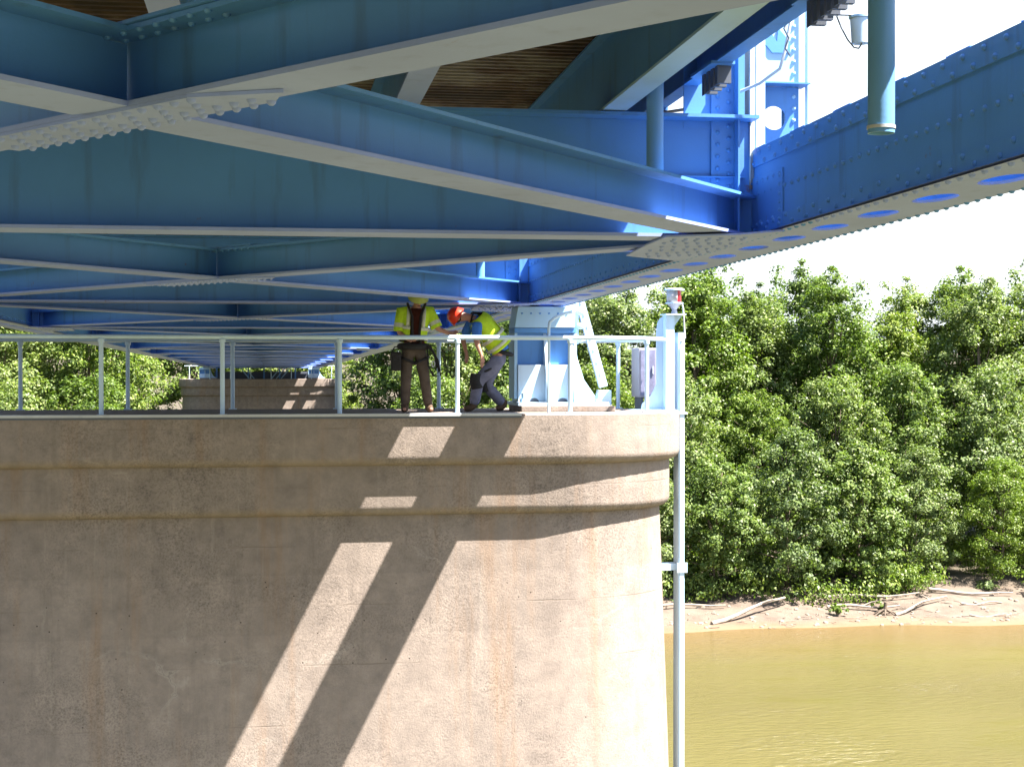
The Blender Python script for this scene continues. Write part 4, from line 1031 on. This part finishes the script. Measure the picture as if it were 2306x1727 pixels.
def vest(t, J, mat, open_dir, gap=0.07, sleeves=True, nseg=28, K=1.0):
    """open vest shell round the torso: rings from hem to shoulder with a gap facing open_dir"""
    b, c, n_ = Vector(J['belly']), Vector(J['chest']), Vector(J['neck']); ax = (c-b).normalized()
    shd = (Vector(J['shR'])-Vector(J['shL'])).normalized(); shd = (shd-ax*shd.dot(ax)).normalized(); fr = shd.cross(ax); 
    if fr.dot(Vector(open_dir)) < 0: fr = -fr
    rows = [(b-ax*0.15, 0.20, 0.175, gap), (b, 0.19, 0.165, gap), (b.lerp(c, 0.5), 0.20, 0.165, gap*1.1), (c, 0.215, 0.165, gap*1.3), (c+ax*0.07, 0.205, 0.15, gap*1.6), (c+ax*0.13, 0.15, 0.12, gap*1.9)]
    rows = [(p, a_*K, b_*K, g_) for p, a_, b_, g_ in rows]
    vs = []; fs = []
    for p, ra, rb, gp in rows:
        a0 = math.asin(min(0.9, gp/ra))
        for k in range(nseg+1):
            a = PI/2 + a0 + (2*PI-2*a0)*k/nseg; w_ = 1+0.02*math.sin(a*7+p.z*9)
            vs.append(p + shd*ra*math.cos(a)*w_ + fr*rb*math.sin(a)*w_)
    N = nseg+1
    for j in range(len(rows)-1): fs += [(j*N+k, j*N+k+1, (j+1)*N+k+1, (j+1)*N+k) for k in range(nseg)]
    g = MB(); g.add(vs, fs); o = g.build("vest", mat, t, smooth=80); s_ = o.modifiers.new("t", 'SOLIDIFY'); s_.thickness = 0.008
    ss = o.modifiers.new("s", 'SUBSURF'); ss.levels = 1; ss.render_levels = 1
    if sleeves:
        g = MB()
        for q in 'LR':
            a = Vector(J['sh'+q]); e = Vector(J['el'+q]); g.tube([a.lerp(c, 0.35), a, a.lerp(e, 0.5), a.lerp(e, 0.95)], [0.11, 0.095, 0.088, 0.085], 14)
        o2 = g.build("sleeves", mat, t, smooth=80)
        g = MB()
        for q in 'LR':
            a = Vector(J['sh'+q]); e = Vector(J['el'+q]); g.tube([a.lerp(e, 0.58), a.lerp(e, 0.78)], 0.090, 14)
        g.build("sleeve_tape", M['reflect'], t, smooth=80)
    # reflective belt and braces
    def band(f0, f1, ra, rb):
        vs = []; fs = []
        for f in (f0, f1):
            p = b + ax*f
            for k in range(nseg+1):
                a0 = math.asin(min(0.9, gap*1.05/ra)); a = PI/2+a0+(2*PI-2*a0)*k/nseg; w_ = 1+0.02*math.sin(a*7+p.z*9); vs.append(p+shd*ra*math.cos(a)*w_+fr*rb*math.sin(a)*w_)
        fs = [(k, k+1, N+k+1, N+k) for k in range(nseg)]
        return vs, fs
    g = MB(); g.add(*band(-0.10, -0.05, 0.208*K, 0.183*K)); g.add(*band(0.04, 0.09, 0.206*K, 0.178*K)); 
    for sx in (-0.11, 0.11):
        for sgn in (1, -1):
            q = [b + ax*f + shd*sx + fr*sgn*(r_) for f, r_ in ((0.09, 0.155*K), (0.2, 0.150*K), (0.30, 0.135*K), (0.36, 0.10*K))]
            g.add([p + shd*d for p in q for d in (-0.025, 0.025)], [(2*i, 2*i+1, 2*i+3, 2*i+2) for i in range(3)])
    o = g.build("reflective_tape", M['reflect'], t, smooth=80); s_ = o.modifiers.new("t", 'SOLIDIFY'); s_.thickness = 0.006; s_.offset = 1
    return ax, shd, fr
ax, shd, fr = vest(p1, J1, M['hivis'], (0, -1, 0))
g = MB()
for s_ in (-1, 1):
    g.tube([(2.05+s_*0.13, py-0.15, 0.92), (2.05+s_*0.06, py-0.18, 0.72), (2.04+s_*0.05, py-0.18, 0.45), (2.02+s_*0.10, py-0.17, 0.28)], 0.018, 6)
g.tube([(2.02+0.19*math.cos(a), py+0.17*math.sin(a), 0.30) for a in [2*PI*i/20 for i in range(21)]], 0.05, 8)
g.tube([(2.02+0.18*math.cos(a), py+0.16*math.sin(a), 0.40) for a in [2*PI*i/20 for i in range(21)]], 0.035, 8)
for s_, cx_ in ((-1, 1.93), (1, 2.13)): g.tube([(cx_+0.115*math.cos(a), py+0.115*math.sin(a), 0.10+0.05*s_*math.cos(a)) for a in [2*PI*i/16 for i in range(17)]], 0.02, 6)
g.build("safety_harness", M['black'], p1, smooth=60)
hc = Vector((2.08, py-0.13, 0.985)); hd = Vector((0.05, -0.55, 0.8)).normalized()
g = MB(); g.tube([tuple(hc), tuple(hc+hd*0.03), tuple(hc+hd*0.10), tuple(hc+hd*0.135), tuple(hc+hd*0.145)], [0.15, 0.132, 0.11, 0.06, 0.02], 20); g.build("helmet", M['greenhat'], p1, smooth=50)
def face(t, c, d, up, hc):
    """nose, eyes, mouth, ears and hair on the head at c looking along d"""
    c = Vector(c); d = Vector(d).normalized(); up = Vector(up); up = (up-d*up.dot(d)).normalized(); s_ = d.cross(up)
    g = MB(); g.dome(c+d*0.088-up*0.01, d, 0.016, 0.024, 8); 
    for q in (-1, 1): g.dome(c+s_*0.083*q, s_*q, 0.026, 0.012, 8)
    g.build("nose_and_ears", M['skin'], t, smooth=70)
    g = MB()
    for q in (-1, 1): g.dome(c+d*0.08+s_*0.03*q+up*0.018, d, 0.011, 0.006, 8)
    g.build("eyes", M['hair'], t, smooth=70)
    g = MB(); g.bar(c+d*0.086-up*0.045-s_*0.022, c+d*0.086-up*0.045+s_*0.022, 0.006, 0.008, up=up); g.build("mouth", M['maroon'], t)
    g = MB(); g.tube([c-d*0.02-up*0.05, c-d*0.03, c-d*0.02+up*0.05], [0.06, 0.088, 0.08], 12); g.build("hair", M['hair'], t, smooth=60)
face(p1, (2.08, py-0.15, 0.965), (0.05, -0.75, -0.6), (0, -0.6, 0.75), 0)
tb = thing("tool_bag", "black tool bag hanging at the standing worker's left hip", "bag", (1.75, py-0.12, 0.0))
g = MB(); g.box(1.69, 1.83, py-0.19, py-0.07, -0.05, 0.21); g.build("pouch", M['black'], tb, bevel=0.025)
g = MB(); g.box(1.685, 1.835, py-0.195, py-0.065, 0.15, 0.225); g.build("flap", M['black'], tb, bevel=0.02)
g = MB(); g.tube([(1.70, py-0.13, 0.22), (1.74, py-0.13, 0.29), (1.84, py-0.14, 0.30)], 0.009, 6); g.build("strap", M['black'], tb, smooth=60)
rp = thing("lanyard", "dark safety lanyard looping down at the standing worker's right hip", "rope", (2.3, py-0.1, 0.0))
g = MB()
for k in range(3):
    g.tube([(2.20+0.02*k, py-0.14, 0.32), (2.30+0.03*k, py-0.16, 0.20-0.05*k), (2.34+0.03*k, py-0.16, 0.0-0.06*k), (2.28+0.01*k, py-0.16, -0.12), (2.22, py-0.15, 0.02), (2.21, py-0.14, 0.28)], 0.011, 6)
g.build("loop", M['black'], rp, smooth=60)
g = MB(); g.tube([(2.29+0.022*math.cos(a), py-0.18, 0.05+0.04*math.sin(a)) for a in [2*PI*i/14 for i in range(15)]], 0.007, 6); g.build("carabiner", M['galv'], rp, smooth=60)

# worker 2: bent forward toward the left, red helmet
py = 22.62
p2 = thing("person", "worker in a red helmet and lime vest bending low in front of the bearing", "person", (3.2, py, z0))
J2 = dict(pelvis=(3.34, py+0.02, 0.17), belly=(3.25, py, 0.40), chest=(3.05, py-0.02, 0.64), neck=(2.86, py-0.03, 0.74), head0=(2.77, py-0.04, 0.74), head1=(2.69, py-0.05, 0.73),
 shL=(2.92, py+0.17, 0.66), elL=(2.80, py+0.18, 0.42), wrL=(2.84, py+0.10, 0.22), palmL=(2.84, py+0.08, 0.16), shR=(2.95, py-0.21, 0.60), elR=(2.95, py-0.27, 0.34), wrR=(3.02, py-0.30, 0.16), palmR=(3.02, py-0.31, 0.10),
 hipL=(3.31, py+0.11, 0.10), knL=(3.13, py+0.13, -0.25), anL=(3.41, py+0.15, z0+0.09), toL=(3.28, py+0.12, z0+0.045), hipR=(3.29, py-0.12, 0.10), knR=(2.98, py-0.16, -0.20), anR=(2.93, py-0.10, z0+0.09), toR=(2.77, py-0.12, z0+0.045))
J_, loft = figure(p2, J2, dict(trousers=M['jeans'], shirt=M['bluet']), 1.12)
vest(p2, J2, M['hivis'], (-0.3, 0, -1), 0.05, False, K=1.12)
g = MB()
b_, c_ = Vector(J2['belly']), Vector(J2['chest'])
g.tube([tuple(Vector(J2['pelvis'])+V(0.165*math.cos(a), 0.165*math.sin(a), 0.05-0.03*math.cos(a))) for a in [2*PI*i/20 for i in range(21)]], 0.03, 8)
for yy in (-0.1, 0.1): g.tube([(3.36, py+yy, 0.40), (3.24, py+yy, 0.60), (3.06, py+yy, 0.79), (2.92, py+yy*0.9, 0.80), (2.88, py+yy*1.2, 0.66)], 0.018, 6)
for s_, kx, kz in ((-1, 3.12, -0.04), (1, 3.2, -0.06)): g.tube([(kx+0.11*math.cos(a), py+s_*0.125+0.105*math.sin(a), kz+0.06*math.cos(a)) for a in [2*PI*i/16 for i in range(17)]], 0.02, 6)
g.build("safety_harness", M['black'], p2, smooth=60)
for s_, k_ in ((-1, 'knR'), (1, 'knL')):
    kp = Vector(J2[k_]); MB().tube([tuple(kp+V(-0.02, 0, 0.11)), tuple(kp+V(-0.03, 0, 0.0)), tuple(kp+V(-0.01, 0, -0.11))], [0.088, 0.098, 0.085], 14).build("knee_pad", M['black'], p2, smooth=60)
hc = Vector((2.68, py-0.05, 0.75)); hd = Vector((-0.75, -0.05, 0.45)).normalized()
g = MB(); g.tube([tuple(hc-hd*0.03), tuple(hc+hd*0.0), tuple(hc+hd*0.08), tuple(hc+hd*0.125), tuple(hc+hd*0.14)], [0.145, 0.135, 0.115, 0.065, 0.02], 20)
g.build("helmet", M['redhat'], p2, smooth=50)
face(p2, (2.69, py-0.045, 0.70), (-0.5, -0.1, -0.85), (-0.85, 0, 0.5), 0)
bpy.context.view_layer.update()
print("rivets single", rcount[0], "objects", len(bpy.data.objects))
